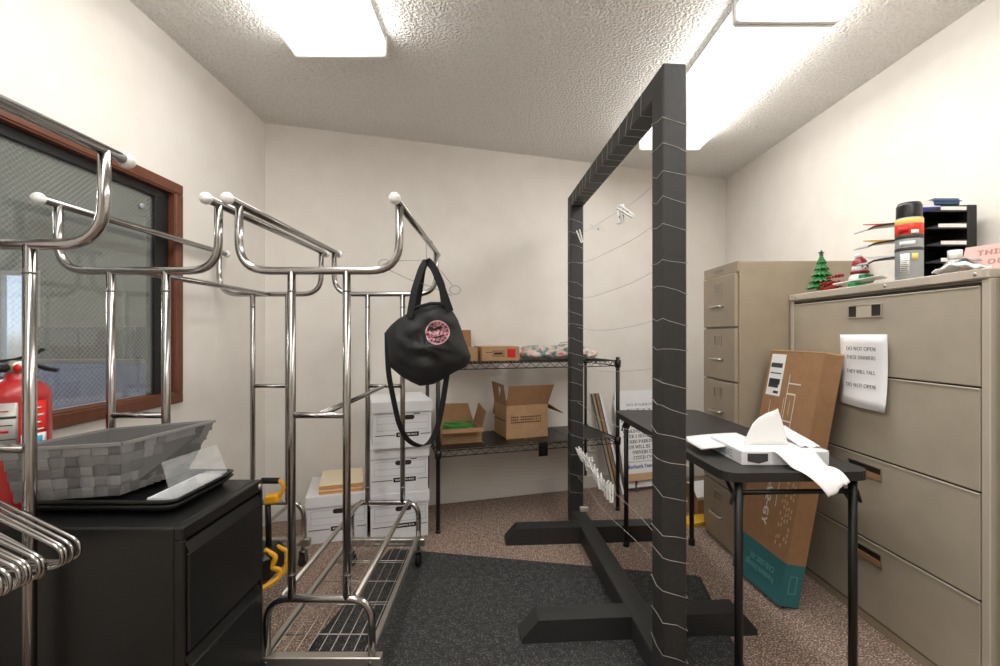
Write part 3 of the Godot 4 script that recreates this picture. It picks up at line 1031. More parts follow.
	fine.transform = Transform3D(Basis(Vector3.UP, -0.72), Vector3(-0.025, 0, 0.0375))
	fine.set_meta("kind", "stuff")
	# white ruler-like strip lying in front of the can
	st = S()
	plate(st, P(1.50, Y + 0.012, 2.02), P(1.49, Y + 0.016, 1.75), P(1.465, Y + 0.026, 1.75), P(1.475, Y + 0.022, 2.02), 0.004)
	tag(obj(st, "plastic_ruler", M.plastic_white), "white flat strip lying along the cabinet edge below the spray can", "ruler")
	# crumpled paper, clear bottle and pink sign near the front corner
	t = thing("clear_bottle", "small clear plastic bottle with a white cap beside the pink sign", "bottle", P(1.545, Y, 1.545))
	st = S(true)
	lathe(st, [Vector2(0, 0), Vector2(0.03, 0), Vector2(0.034, 0.008), Vector2(0.034, 0.03), Vector2(0.02, 0.05), Vector2(0.014, 0.056), Vector2(0, 0.056)], 18)
	obj(st, "bottle_body", M.acrylic, t)
	st = S(true)
	lathe(st, [Vector2(0.0, 0.0565), Vector2(0.019, 0.0565), Vector2(0.019, 0.085), Vector2(0.0, 0.087)], 16)
	obj(st, "cap", M.plastic_white, t)
	t = thing("tissue_pack", "crumpled white and grey paper packet on the cabinet corner", "packet", P(1.50, Y, 1.485))
	st = S(true)
	sheet(st, 10, 6, func(u, v): return Vector3(lerp(-0.022, 0.03, v), 0.012 + 0.026 * sin(PI * u) * (0.6 + 0.4 * sin(v * 5.0)) + 0.004 * sin(u * 17 + v * 9), lerp(0.07, -0.075, 1 - u)), 0.006)
	obj(st, "wrapper", M.paper, t)
	st = S(true)
	sheet(st, 8, 4, func(u, v): return Vector3(lerp(-0.012, 0.022, v), 0.034 + 0.012 * sin(PI * u), lerp(0.05, 0.0, 1 - u)), 0.003)
	obj(st, "printed_flap", M.can_grey, t)
	t = thing("pink_sign", "pink card sign with red lettering at the right edge, on the cabinet", "sign", P(1.545, Y, 1.385), 0)
	var A := Vector3(-0.035, 0.006, -0.11); var B := Vector3(0.05, 0.008, 0.14)
	var up := Vector3(0.02, 0.078, 0)
	st = S()
	plate(st, A, B, B + up, A + up, 0.003)
	obj(st, "card", M.pink, t)
	var rt := (B - A).normalized()
	text("THIS IS", 0.017, face_xf(A + rt * 0.085 + up * 0.68 - rt.cross(up).normalized() * -0.0006, rt, up), M.pink_print, t, true, false, 0.10)
	text("OUR", 0.017, face_xf(A + rt * 0.094 + up * 0.28 - rt.cross(up).normalized() * -0.0006, rt, up), M.pink_print, t, true, false, 0.06)

# ------------------------------------------------------------------ long carton leaning on the wide cabinet
func long_carton() -> void:
	var bn := P(1.165, 0.004, 1.90); var bf := P(1.140, 0.004, 2.235)      # bottom edge of the broad face, near and far
	var lean := Vector3(0.192, 1.055, 0.0)
	var thick := Vector3(0.084, -0.0145, -0.006)
	var t := thing("long_carton", "long brown cardboard carton with a teal end leaning against the wide cabinet", "carton", bn)
	var a := Vector3.ZERO; var b := bf - bn
	thick.y = -thick.x * lean.x / lean.y + 0.0
	var lift := Vector3(0, -thick.y, 0)
	a += lift; b += lift
	var f := func(u: float, v: float, w: float) -> Vector3: return a + (b - a) * u + lean * v + thick * w      # u: near to far, v: bottom to top, w: front to back
	var k := 0.165
	var st := S()
	hexa(st, [f.call(0, k, 0), f.call(1, k + 0.01, 0), f.call(1, k + 0.01, 1), f.call(0, k, 1)], [f.call(0, 1, 0), f.call(1, 1, 0), f.call(1, 1, 1), f.call(0, 1, 1)])
	obj(st, "carton_body", M.card_dark, t)
	st = S()
	hexa(st, [f.call(0, 0, 0), f.call(1, 0, 0), f.call(1, 0, 1), f.call(0, 0, 1)], [f.call(0, k, 0), f.call(1, k + 0.01, 0), f.call(1, k + 0.01, 1), f.call(0, k, 1)])
	obj(st, "teal_end", M.teal, t)
	st = S()
	var e := 0.004
	hexa(st, [f.call(-0.004, 1, -0.02), f.call(1.004, 1, -0.02), f.call(1.004, 1, 1.0), f.call(-0.004, 1, 1.0)], [f.call(-0.004, 1 + e, -0.02), f.call(1.004, 1 + e, -0.02), f.call(1.004, 1.012, 0.98), f.call(-0.004, 1.008, 0.98)])
	obj(st, "top_flap", M.card_pale, t)
	var n := -(b - a).cross(lean).normalized()      # out of the broad face
	if n.x > 0: n = -n
	# shipping label
	var lab := func(u0, v0, u1, v1, m, nm, off):
		var s2 := S()
		var o: Vector3 = n * off
		plate(s2, f.call(u0, v0, 0) + o, f.call(u0, v1, 0) + o, f.call(u1, v1, 0) + o, f.call(u1, v0, 0) + o, 0.0006)
		return obj(s2, nm, m, t)
	lab.call(0.66, 0.80, 0.95, 0.985, M.paper, "shipping_label", 0.0008)
	for r in [[0.70, 0.93, 0.925, 0.945], [0.70, 0.89, 0.85, 0.875], [0.72, 0.92, 0.835, 0.875], [0.70, 0.80, 0.81, 0.822], [0.70, 0.92, 0.897, 0.902]]:
		lab.call(r[0], r[2], r[1], r[3], M.print_grey, "label_print", 0.0016)
	# white line drawing on the broad face
	for l in [[0.56, 0.40, 0.565, 0.80], [0.36, 0.35, 0.37, 0.82], [0.52, 0.30, 0.53, 0.90], [0.30, 0.86, 0.52, 0.866], [0.37, 0.815, 0.52, 0.822], [0.37, 0.70, 0.52, 0.706], [0.37, 0.58, 0.52, 0.586], [0.82, 0.40, 0.825, 0.78], [0.44, 0.73, 0.445, 0.79], [0.46, 0.60, 0.465, 0.68]]:
		lab.call(l[0], l[1], l[2], l[3], M.print_white, "line_print", 0.0008)
	# lettering that runs down the carton, and the rows of small print
	var down: Vector3 = -lean.normalized()
	var side: Vector3 = (a - b).normalized()      # letter tops point to the near edge
	text("ZC-V2-GY", 0.034, face_xf(f.call(0.52, 0.385, 0) + n * 0.0008, down, side), M.print_white, t, true, false, 0.27)
	text("Premium Storage", 0.026, face_xf(f.call(0.45, 0.07, 0) + n * 0.0008, (b - a).normalized(), -lean), M.teal_light, t, true, false, 0.19)
	text("CAB-SMC-03", 0.026, face_xf(f.call(0.42, 0.108, 0) + n * 0.0008, (b - a).normalized(), -lean), M.teal_light, t, true, false, 0.16)
	for row in 5:
		var s3 := S()
		for c in 14:
			if rng.randf() < 0.25: continue
			var v0 := 0.21 + c * 0.024 + 0.03 * (row % 2)
			var u0 := 0.06 + row * 0.045
			plate(s3, f.call(u0, v0, 0) + n * 0.0008, f.call(u0, v0 + 0.014, 0) + n * 0.0008, f.call(u0 + 0.022, v0 + 0.014, 0) + n * 0.0008, f.call(u0 + 0.022, v0, 0) + n * 0.0008, 0.0006)
		var sp := obj(s3, "small_print", M.card_pale, t)
		sp.set_meta("kind", "stuff")
	# outline mark on the narrow side
	var sn := thick.cross(lean).normalized()
	if sn.z < 0: sn = -sn
	for l in [[0.3, 0.05, 0.34, 0.12], [0.66, 0.05, 0.70, 0.12], [0.3, 0.05, 0.7, 0.053], [0.3, 0.117, 0.7, 0.12]]:
		st = S()
		plate(st, f.call(0, l[1], l[0]) + sn * 0.0012, f.call(0, l[1], l[2]) + sn * 0.0012, f.call(0, l[3], l[2]) + sn * 0.0012, f.call(0, l[3], l[0]) + sn * 0.0012, 0.0006)
		obj(st, "side_print", M.teal_light, t)

# ------------------------------------------------------------------ folding table and the ream of paper
func folding_table() -> void:
	var rot := 0.0436
	var L := 1.15; var W := 0.465; var H := 0.735
	var c := P(0.883, 0, 1.948)
	var t := thing("folding_table", "narrow black folding table with tubular legs, carrying the open paper ream", "table", c, rot)
	var st := S()
	prism(st, round_rect(W, L, 0.05, 6), 0.028, Transform3D(Basis(Vector3.RIGHT, -PI / 2), Vector3(0, H - 0.028, 0)))
	obj(st, "table_top", M.table_top, t)
	for e in [-1, 1]:
		var z: float = e * (L / 2 - 0.035)
		for s in [-1, 1]:
			st = S(true)
			rod(st, Vector3(s * 0.182 + 0.01, 0.0, z), Vector3(s * 0.182 + 0.01, H - 0.028, z), 0.0125, 12)
			var lg := obj(st, "leg", M.black_wire, t)
			st = S(true)
			lathe(st, [Vector2(0, 0.0), Vector2(0.0165, 0.0), Vector2(0.0165, 0.03), Vector2(0.0128, 0.034)], 12, Transform3D(Basis.IDENTITY, Vector3(s * 0.182 + 0.01, 0, z)))
			obj(st, "foot_cap", M.black_rubber, lg)
			st = S(true)
			tube(st, [Vector3(s * 0.182 + 0.01, H - 0.11, z), Vector3(s * 0.182 + 0.01, H - 0.029, z - e * 0.10)], 0.006, 8)
			obj(st, "brace", M.black_wire, t)
			st = S()
			box(st, Vector3(s * 0.20 + 0.01, H - 0.085, z), Vector3(0.007, 0.045, 0.012), 0.002, Basis(Vector3.FORWARD, -s * 0.3))
			obj(st, "lock_latch", M.black_wire, t)
		st = S(true)
		rod(st, Vector3(-0.172, H - 0.07, z), Vector3(0.192, H - 0.07, z), 0.008, 8)
		obj(st, "cross_bar", M.black_wire, t)
	# opened ream
	var r := thing("paper_ream", "opened white ream of printer paper with torn wrapper on the folding table", "paper", P(0.912, H, 1.562), -0.01)
	st = S()
	bb(st, -0.136, 0.136, 0.0, 0.044, -0.105, 0.105, 0.002)
	obj(st, "sheets", M.paper, r)
	st = S()      # wrapper left round the sides
	bb(st, -0.139, -0.1365, 0.0, 0.041, -0.107, 0.107, 0.0005)
	bb(st, -0.139, 0.139, 0.0, 0.042, 0.1065, 0.109, 0.0005)
	bb(st, 0.1365, 0.139, 0.0, 0.046, -0.107, 0.107, 0.0005)
	var wr := obj(st, "wrapper", M.box_white, r)
	st = S()
	prism(st, PackedVector2Array([Vector2(-0.12, 0.036), Vector2(-0.055, 0.036), Vector2(-0.055, 0.012), Vector2(-0.085, 0.004), Vector2(-0.12, 0.012)]), 0.0008, Transform3D(Basis.IDENTITY, Vector3(0, 0, 0.1092)))
	obj(st, "dark_print", M.print_grey, wr)
	for k in 5:
		st = S()
		bb(st, -0.1398, -0.1391, 0.010 + 0.005 * k, 0.0125 + 0.005 * k, -0.06, 0.05 - 0.02 * (k % 2), 0)
		obj(st, "line_print", M.print_line, wr)
	text("PAPER", 0.013, face_xf(Vector3(-0.1395, 0.024, -0.055), Vector3(0, 0, 1), Vector3.UP), M.print_grey, wr, true, false, 0.06)
	# torn upright flap
	st = S(true)
	var fl := [[-0.128, 0.0, -0.128, 0.004], [-0.112, 0.0, -0.112, 0.035], [-0.09, 0.0, -0.092, 0.066], [-0.068, 0.0, -0.070, 0.085], [-0.045, 0.0, -0.045, 0.098], [-0.02, 0.0, -0.018, 0.107], [-0.004, 0.0, -0.004, 0.113], [0.001, 0.0, -0.001, 0.096], [0.006, 0.0, 0.004, 0.072], [0.010, 0.0, 0.009, 0.05], [0.012, 0.0, 0.012, 0.02]]
	sheet(st, fl.size() - 1, 6, func(u, v):
		var k := int(round(u * (fl.size() - 1)))
		var e: Array = fl[k]
		var hh: float = e[3] * v
		return Vector3(lerpf(e[0], e[2], v) * 1.05 + 0.045, 0.0445 + hh * 1.05, 0.03 - 0.35 * hh + 0.012 * sin(u * PI) * v), 0.0008)
	obj(st, "torn_flap", M.paper, r)
	# loose sheets sliding off to the left
	st = S(true)
	sheet(st, 8, 4, func(u, v): return Vector3(lerp(-0.22, -0.02, u), 0.0455 - 0.012 * pow(1.0 - u, 2.0) - 0.01 * (1.0 - u), lerp(0.02, -0.16, v) - 0.02 * (1.0 - u)), 0.003)
	obj(st, "loose_sheets", M.paper, r)
	st = S(true)
	sheet(st, 8, 4, func(u, v): return Vector3(lerp(0.075, 0.138, v) + 0.012 * sin(u * 4.0), 0.047 + 0.034 * u * u + 0.006 * sin(v * 9.0), lerp(0.07, -0.10, u)), 0.0008)
	obj(st, "torn_strip", M.box_white, r)
	# the flap that hangs over the table edge
	st = S(true)
	sheet(st, 10, 18, func(u, v):
		var sl: float = v * (0.165 - 0.03 * u)
		var drop: float = max(0.0, sl - 0.06)
		var ang: float = clamp(drop / 0.09, 0, 1) * 1.2
		var fwd: float = min(sl, 0.06) + 0.09 / 1.2 * sin(ang) + max(0.0, drop - 0.09) * cos(1.2)
		var down: float = 0.09 / 1.2 * (1.0 - cos(ang)) + max(0.0, drop - 0.09) * sin(1.2)
		var tear: float = (0.004 * sin(u * 11.0 + 1.0) + 0.002 * sin(u * 29.0)) * smoothstep(0.7, 1.0, v)
		return Vector3(lerpf(-0.042, 0.088, u) * (1.0 - 0.45 * v) + 0.064 * v, 0.040 * (1.0 - smoothstep(0.0, 0.42, v)) + 0.004 - down + tear + 0.02 * u * v, 0.11 + fwd), 0.0008)
	obj(st, "hanging_flap", M.paper, r)

# ------------------------------------------------------------------ wire shelving and what it carries
func shelf_at(u: float, y: float, v: float) -> Vector3:      # u along the front from the left post, v back towards the wall
	return P(-0.36, 0, 2.645) + Vector3(0, y, 0) + Basis(Vector3.UP, SKEW) * Vector3(u, 0, -v)

func shelving() -> void:
	var L := 1.185; var W := 0.455
	var t := thing("wire_shelf", "black wire shelving unit with two shelves against the end wall", "shelf", P(-0.36, 0, 2.645), SKEW)
	for x in [0.0, L]:
		for z in [0.0, -W]:
			var st := S(true)
			rod(st, Vector3(x, 0.02, z), Vector3(x, 1.005, z), 0.0127, 12)
			var p := obj(st, "post", M.black_wire, t)
			st = S(true)
			lathe(st, [Vector2(0, 0), Vector2(0.016, 0), Vector2(0.016, 0.008), Vector2(0.008, 0.02), Vector2(0, 0.02)], 10, Transform3D(Basis.IDENTITY, Vector3(x, 0, z)))
			obj(st, "leveling_foot", M.black_plastic, p)
			for y in [0.477, 0.985]:
				st = S(true)
				lathe(st, [Vector2(0.0127, -0.05), Vector2(0.019, -0.045), Vector2(0.021, 0.0), Vector2(0.0127, 0.004)], 12, Transform3D(Basis.IDENTITY, Vector3(x, y, z)))
				obj(st, "collar", M.black_plastic, p)
	for y in [0.473, 0.981]:
		var st := S(true)
		for z in [0.0, -W]:
			rod(st, Vector3(0, y, z), Vector3(L, y, z), 0.0032, 6)
			rod(st, Vector3(0, y - 0.034, z), Vector3(L, y - 0.034, z), 0.0032, 6)
		for x in [0.0, L]:
			rod(st, Vector3(x, y, 0), Vector3(x, y, -W), 0.0032, 6)
			rod(st, Vector3(x, y - 0.034, 0), Vector3(x, y - 0.034, -W), 0.0032, 6)
		var fr := obj(st, "shelf_frame", M.black_wire, t)
		# zigzag trusses along front and back
		for e in [[Vector3(0, 0, 0), Vector3(L, 0, 0)], [Vector3(0, 0, -W), Vector3(L, 0, -W)], [Vector3(0, 0, 0), Vector3(0, 0, -W)], [Vector3(L, 0, 0), Vector3(L, 0, -W)]]:
			st = S(true)
			var n := int(e[0].distance_to(e[1]) / 0.032)
			var pts := []
			for k in n + 1: pts.append(e[0].lerp(e[1], float(k) / n) + Vector3(0, y - (0.002 if k % 2 == 0 else 0.032), 0))
			tube(st, pts, 0.0022, 5)
			obj(st, "truss_wire", M.black_wire, fr)
		st = S(true)
		var k := 0
		while k < 46:
			var x := L * (k + 0.5) / 46.0
			rod(st, Vector3(x, y + 0.001, -0.003), Vector3(x, y + 0.001, -W + 0.003), 0.0016, 4)
			k += 1
		for z in [-0.11, -0.23, -0.345]:
			rod(st, Vector3(0, y - 0.003, z), Vector3(L, y - 0.003, z), 0.0028, 5)
		var dk := obj(st, "deck_wires", M.black_wire, t)
		dk.set_meta("kind", "stuff")
	# dark liner panels on the lower shelf
	for k in 4:
		var sl := S()
		bb(sl, 0.02 + 0.288 * k, 0.02 + 0.288 * k + 0.28, 0.4758, 0.4778, -0.44, -0.015, 0.0005)
		obj(sl, "liner_panel", M.black_plastic, t)
	# cartons
	var Y2 := 0.4783; var Y1 := 0.9838
	big_open_box(Y2)
	green_box(Y2)
	# top shelf: open carton, flat carton with a red mark, wrapped floral bundle
	var t1 := thing("open_carton", "small brown carton with a raised lid flap on the top shelf, beside the bag", "carton", shelf_at(0.175, Y1, 0.27), SKEW)
	var st := S()
	shell_box(st, 0.22, 0.085, 0.19)
	obj(st, "carton_body", M.card, t1)
	st = S()
	plate(st, Vector3(-0.11, 0.085, -0.095), Vector3(0.11, 0.085, -0.095), Vector3(0.11, 0.20, -0.115), Vector3(-0.11, 0.20, -0.115), 0.004)
	obj(st, "lid_flap", M.card_inside, t1)
	var t2 := thing("flat_carton", "closed brown carton with a red square mark on the top shelf", "carton", shelf_at(0.425, Y1, 0.25), SKEW)
	st = S()
	bb(st, -0.125, 0.125, 0, 0.092, -0.11, 0.11, 0.002)
	obj(st, "carton_body", M.card, t2)
	st = S()
	bb(st, -0.126, 0.126, 0.086, 0.093, -0.02, 0.005, 0.0005)
	obj(st, "tape", M.card_pale, t2)
	st = S()
	bb(st, 0.043, 0.098, 0.022, 0.077, 0.11, 0.1106, 0)
	obj(st, "red_mark", M.print_red, t2)
	st = S()
	for e in [[-0.055, 0.022, 0.030, 0.034], [-0.055, 0.022, 0.062, 0.066], [-0.055, -0.051, 0.034, 0.062], [0.018, 0.022, 0.034, 0.062], [-0.045, 0.012, 0.041, 0.0555], [-0.10, -0.06, 0.054, 0.058]]:
		bb(st, e[0], e[1], e[2], e[3], 0.11, 0.1106, 0)
	obj(st, "dark_print", M.print_dark, t2)
	var t3 := thing("floral_bundle", "plastic wrapped bundle of pink and green floral fabric on the top shelf", "bundle", shelf_at(0.84, Y1, 0.24), SKEW)
	var nz := FastNoiseLite.new()
	nz.seed = 8; nz.frequency = 9.0
	for k in 3:
		st = S(true)
		var rows := 12; var cols := 22
		var g := []
		for i in rows + 1:
			var row := []
			var a := -PI / 2 + PI * i / rows
			for j in cols:
				var b := TAU * j / cols
				var p := Vector3(cos(a) * cos(b) * [0.13, 0.16, 0.11][k], sin(a) * 0.052, cos(a) * sin(b) * 0.12)
				var q := p * (1.0 + 0.5 * nz.get_noise_3d(p.x + k, p.y * 2, p.z))
				q.y = max(q.y + 0.045 + [0.0, 0.006, -0.006][k], 0.001)
				row.append(q + Vector3([-0.13, 0.06, 0.20][k], 0, [0.0, 0.03, -0.01][k]))
			g.append(row)
		for i in rows:
			for j in cols:
				var j2 := (j + 1) % cols
				quad(st, g[i][j2], g[i][j], g[i + 1][j], g[i + 1][j2])
		obj(st, "fabric_lump", M.floral, t3)
	st = S(true)
	tube(st, fillet([Vector3(0.0, 0.085, 0.06), Vector3(0.015, 0.115, 0.06), Vector3(0.09, 0.118, 0.05), Vector3(0.12, 0.085, 0.05)], 0.02), 0.004, 6)
	obj(st, "carry_cord", M.can_grey, t3)

func shell_box(st: SurfaceTool, w: float, h: float, d: float, th := 0.004) -> void:      # open topped box, base at y = 0
	bb(st, -w / 2, w / 2, 0, th, -d / 2, d / 2, 0)
	bb(st, -w / 2, w / 2, th, h, d / 2 - th, d / 2, 0.001)
	bb(st, -w / 2, w / 2, th, h, -d / 2, -d / 2 + th, 0.001)
	bb(st, -w / 2, -w / 2 + th, th, h, -d / 2 + th, d / 2 - th, 0.001)
	bb(st, w / 2 - th, w / 2, th, h, -d / 2 + th, d / 2 - th, 0.001)

func big_open_box(Y: float) -> void:
	var w := 0.295; var d := 0.23; var h := 0.215
	var turn := 0.35
	var t := thing("open_carton", "large brown carton with all flaps open on the lower shelf", "carton", P(0.14, Y, 3.08), turn)
	var st := S()
	shell_box(st, w, h, d)
	obj(st, "carton_body", M.card, t)
	var f := [[Vector3(-w / 2, h, d / 2), Vector3(w / 2, h, d / 2), Vector3(w / 2 + 0.03, h + 0.13, d / 2 + 0.035), Vector3(-w / 2 + 0.005, h + 0.13, d / 2 + 0.035)],
		[Vector3(-w / 2, h, -d / 2), Vector3(-w / 2, h, d / 2), Vector3(-w / 2 - 0.02, h + 0.135, d / 2 - 0.005), Vector3(-w / 2 - 0.02, h + 0.14, -d / 2)],
		[Vector3(w / 2, h, d / 2), Vector3(w / 2, h, -d / 2), Vector3(w / 2 + 0.115, h - 0.07, -d / 2), Vector3(w / 2 + 0.115, h - 0.07, d / 2)],
		[Vector3(w / 2, h, -d / 2), Vector3(-w / 2, h, -d / 2), Vector3(-w / 2, h - 0.09, -d / 2 - 0.035), Vector3(w / 2, h - 0.09, -d / 2 - 0.035)]]
	for q in f:
		st = S()
		plate(st, q[0], q[1], q[2], q[3], 0.004)
		obj(st, "flap", M.card_dark, t)
	st = S()
	bb(st, -0.13, -0.11, 0.06, h + 0.06, -0.03, 0.0, 0.003)
	obj(st, "packing_slip", M.print_black, t)
	st = S()
	for r in 3:
		for c in 16:
			if rng.randf() < 0.2: continue
			bb(st, -0.115 + c * 0.0135, -0.115 + c * 0.0135 + 0.009, 0.10 + r * 0.017, 0.109 + r * 0.017, d / 2, d / 2 + 0.0006, 0)
	var p := obj(st, "printed_lines", M.print_dark, t)
	p.set_meta("kind", "stuff")
	st = S()
	bb(st, -w / 2 - 0.0006, -w / 2, 0.0, 0.006, -d / 2, d / 2, 0)
	bb(st, -w / 2 - 0.0008, -w / 2, 0.11, 0.116, -d / 2 + 0.01, d / 2 - 0.02, 0)
	obj(st, "side_print", M.print_dark, t)
	st = S()
	plate(st, Vector3(-w / 2 - 0.0158, h + 0.095, 0.045), Vector3(-w / 2 - 0.0168, h + 0.115, 0.045), Vector3(-w / 2 - 0.0168, h + 0.115, 0.015), Vector3(-w / 2 - 0.011, h + 0.055, 0.015), 0.001)
	obj(st, "sticker", M.paper, t)

func green_box(Y: float) -> void:
	var w := 0.25; var d := 0.22; var h := 0.09
	var t := thing("open_carton", "open brown carton of green wire on the lower shelf, left end", "carton", shelf_at(0.17, Y, 0.24), SKEW)
	var st := S()
	shell_box(st, w, h, d)
	obj(st, "carton_body", M.card, t)
	for q in [[Vector3(-w / 2, h, -d / 2), Vector3(w / 2, h, -d / 2), Vector3(w / 2 - 0.03, h + 0.12, -d / 2 - 0.03), Vector3(-w / 2, h + 0.125, -d / 2 - 0.03)],
		[Vector3(w / 2, h, -d / 2), Vector3(w / 2, h, d / 2), Vector3(w / 2 + 0.03, h + 0.10, d / 2 - 0.01), Vector3(w / 2 + 0.03, h + 0.13, -d / 2 + 0.02)],
		[Vector3(-w / 2, h, d / 2), Vector3(w / 2, h, d / 2), Vector3(w / 2, h - 0.015, d / 2 + 0.06), Vector3(-w / 2 - 0.01, h - 0.015, d / 2 + 0.06)]]:
		st = S()
		plate(st, q[0], q[1], q[2], q[3], 0.004)
		obj(st, "flap", M.card_dark, t)
	var c := thing("green_wire_bundle", "coil of green wire heaped in the open carton", "wire", shelf_at(0.17, Y + 0.005, 0.24), SKEW)
	for k in 11:
		st = S(true)
		var pts := []
		var a0 := rng.randf() * TAU
		for i in 19:
			var a := a0 + TAU * i / 18.0
			pts.append(Vector3(cos(a) * rng.randf_range(0.085, 0.098), 0.012 + 0.0085 * k + 0.006 * sin(a * 3 + k), sin(a) * (0.075 + 0.002 * (k % 3))))
		tube(st, pts, 0.0035, 5)
		obj(st, "loop", M.green_wire, c)

# ------------------------------------------------------------------ chrome garment racks, hangers, bag
func rack(label: String, x: float, d_mid: float, y_bar := 0.895) -> Node3D:
	var t := thing("garment_rack", label, "rack", P(x, 0, d_mid), 0.0, "chrome garment racks")
	var L := 0.83; var hw := 0.255; var yr := 1.566; var yu := 1.354
	var rt := 0.0125
	for s in [-1, 1]:
		var st := S(true)
		rod(st, Vector3(s * hw, yr, L / 2 + 0.05), Vector3(s * hw, yr, -L / 2 - 0.05), rt, 14)
		var rl := obj(st, "hanging_rail", M.chrome, t)
		for e in [-1, 1]:
			st = S(true)
			ball(st, Vector3(s * hw, yr, e * (L / 2 + 0.062)), Vector3.ONE * 0.0185, 16, 10)
			obj(st, "end_ball", M.plastic_white, rl)
	for e in [-1, 1]:
		var z: float = e * L / 2
		var st := S(true)
		tube(st, fillet([Vector3(-hw, yr, z), Vector3(-hw, yu, z), Vector3(hw, yu, z), Vector3(hw, yr, z)], 0.095, 8), rt, 14)
		obj(st, "rail_bracket", M.chrome, t)
		for s in [-1, 1]:
			st = S(true)
			rod(st, Vector3(s * 0.0875, 0.312, z), Vector3(s * 0.0875, yu, z), rt, 14)
			var po := obj(st, "post", M.chrome, t)
			for yy in [0.39, 1.29]:
				st = S(true)
				lathe(st, [Vector2(rt, -0.002), Vector2(rt + 0.0008, -0.002), Vector2(rt + 0.0008, 0.002), Vector2(rt, 0.002)], 14, Transform3D(Basis.IDENTITY, Vector3(s * 0.0875, yy, z)))
				obj(st, "joint_ring", M.steel, po)
		st = S(true)
		rod(st, Vector3(-0.0875, 0.895, z), Vector3(0.0875, 0.895, z), 0.010, 10)
		obj(st, "rung", M.chrome, t)
		st = S(true)
		tube(st, fillet([Vector3(-0.167, 0.13, z), Vector3(-0.167, 0.312, z), Vector3(0.167, 0.312, z), Vector3(0.167, 0.13, z)], 0.075, 8), 0.0125, 14)
		obj(st, "base_arch", M.chrome, t)
		st = S()
		bb(st, -0.20, 0.20, 0.098, 0.134, z - 0.016, z + 0.016, 0.003)
		var bar := obj(st, "base_bar", M.satin, t)
		for s in [-1, 1]:
			st = S(true)
			ball(st, Vector3(s * 0.165, 0.116, z + e * 0.016), Vector3(0.007, 0.007, 0.004), 8, 4)
			obj(st, "bolt", M.steel, bar)
			caster(t, Vector3(s * 0.17, 0, z - e * 0.012), 0.4 * s + e * 0.5)
	var st := S(true)
	rod(st, Vector3(0, y_bar, L / 2), Vector3(0, y_bar, -L / 2), 0.010, 10)
	obj(st, "center_bar", M.chrome, t)
	for s in [-1, 1]:
		st = S()
		bb(st, s * 0.165 - 0.0095, s * 0.165 + 0.0095, 0.134, 0.152, -L / 2, L / 2, 0.003)
		obj(st, "base_rail", M.satin, t)
		st = S(true)
		rod(st, Vector3(s * 0.118, 0.318, L / 2), Vector3(s * 0.118, 0.318, -L / 2), 0.0095, 10)
		obj(st, "upper_rail", M.satin, t)
	# wire grid of the base shelf
	st = S(true)
	for k in 9:
		var gx := -0.165 + 0.33 * (k + 0.5) / 9.0
		rod(st, Vector3(gx, 0.146, L / 2), Vector3(gx, 0.146, -L / 2), 0.0016, 5)
	for gz in [0.33, 0.16, 0.145, 0.0, -0.155, -0.17, -0.33]:
		rod(st, Vector3(-0.165, 0.1425, gz), Vector3(0.165, 0.1425, gz), 0.002, 5)
	var g := obj(st, "shelf_grid", M.satin, t)
	g.set_meta("kind", "stuff")
	return t

func caster(t: Node3D, at: Vector3, a: float) -> void:
	var b := Basis(Vector3.UP, a)
	var st := S(true)
	var xf := Transform3D(b * Basis(Vector3.FORWARD, PI / 2), at + Vector3(0, 0.032, 0.0))
	lathe(st, [Vector2(0, -0.012), Vector2(0.027, -0.012), Vector2(0.0315, -0.008), Vector2(0.0315, 0.008), Vector2(0.027, 0.012), Vector2(0, 0.012)], 18, xf)
	var w := obj(st, "caster", M.black_rubber, t)
	st = S()
	for s in [-1, 1]:
		plate(st, at + b * Vector3(s * 0.0145, 0.024, -0.01), at + b * Vector3(s * 0.0145, 0.024, 0.01), at + b * Vector3(s * 0.0145, 0.078, 0.016), at + b * Vector3(s * 0.0145, 0.078, -0.016), 0.002)
	box(st, at + Vector3(0, 0.079, 0), Vector3(0.034, 0.004, 0.034), 0.001, b)
	bb(st, at.x - 0.008, at.x + 0.008, at.y + 0.081, at.y + 0.099, at.z - 0.008, at.z + 0.008, 0.002)
	obj(st, "fork", M.steel, w)

func racks() -> void:
	rack("chrome double rail garment rack holding the black bag, wire shelf base in full view", -0.575, 1.862)
	rack("chrome garment rack beside the window, behind the woven basket", -1.15, 1.862, 1.352)
	rack("chrome garment rack cut off by the left edge, with wire hangers", -1.145, 0.608)
	hangers()
	bag()

func hanger_mesh() -> Node3D:
	var t := thing("coat_hanger", "chrome coat hanger", "hanger")
	var st := S(true)
	var hook := []
	for k in 13:
		var a := lerpf(-0.5, PI * 1.08, k / 12.0)
		hook.append(Vector3(cos(a) * 0.0165, sin(a) * 0.0165 - 0.0035, 0))
	hook.append(Vector3(-0.004, -0.035, 0)); hook.append(Vector3(0, -0.05, 0)); hook.append(Vector3(0, -0.10, 0))
	tube(st, hook, 0.0024, 6)
	obj(st, "hook", M.chrome, t)
	st = S(true)
	var half := [Vector3(0, -0.10, 0), Vector3(0.03, -0.113, 0), Vector3(0.178, -0.186, 0), Vector3(0.214, -0.205, 0), Vector3(0.216, -0.24, 0), Vector3(0.165, -0.248, 0), Vector3(-0.165, -0.248, 0), Vector3(-0.216, -0.24, 0), Vector3(-0.214, -0.205, 0), Vector3(-0.178, -0.186, 0), Vector3(-0.03, -0.113, 0), Vector3(0, -0.10, 0)]
	tube(st, fillet(half, 0.018, 5), 0.004, 8)
	obj(st, "shoulder_frame", M.chrome, t)
	return t

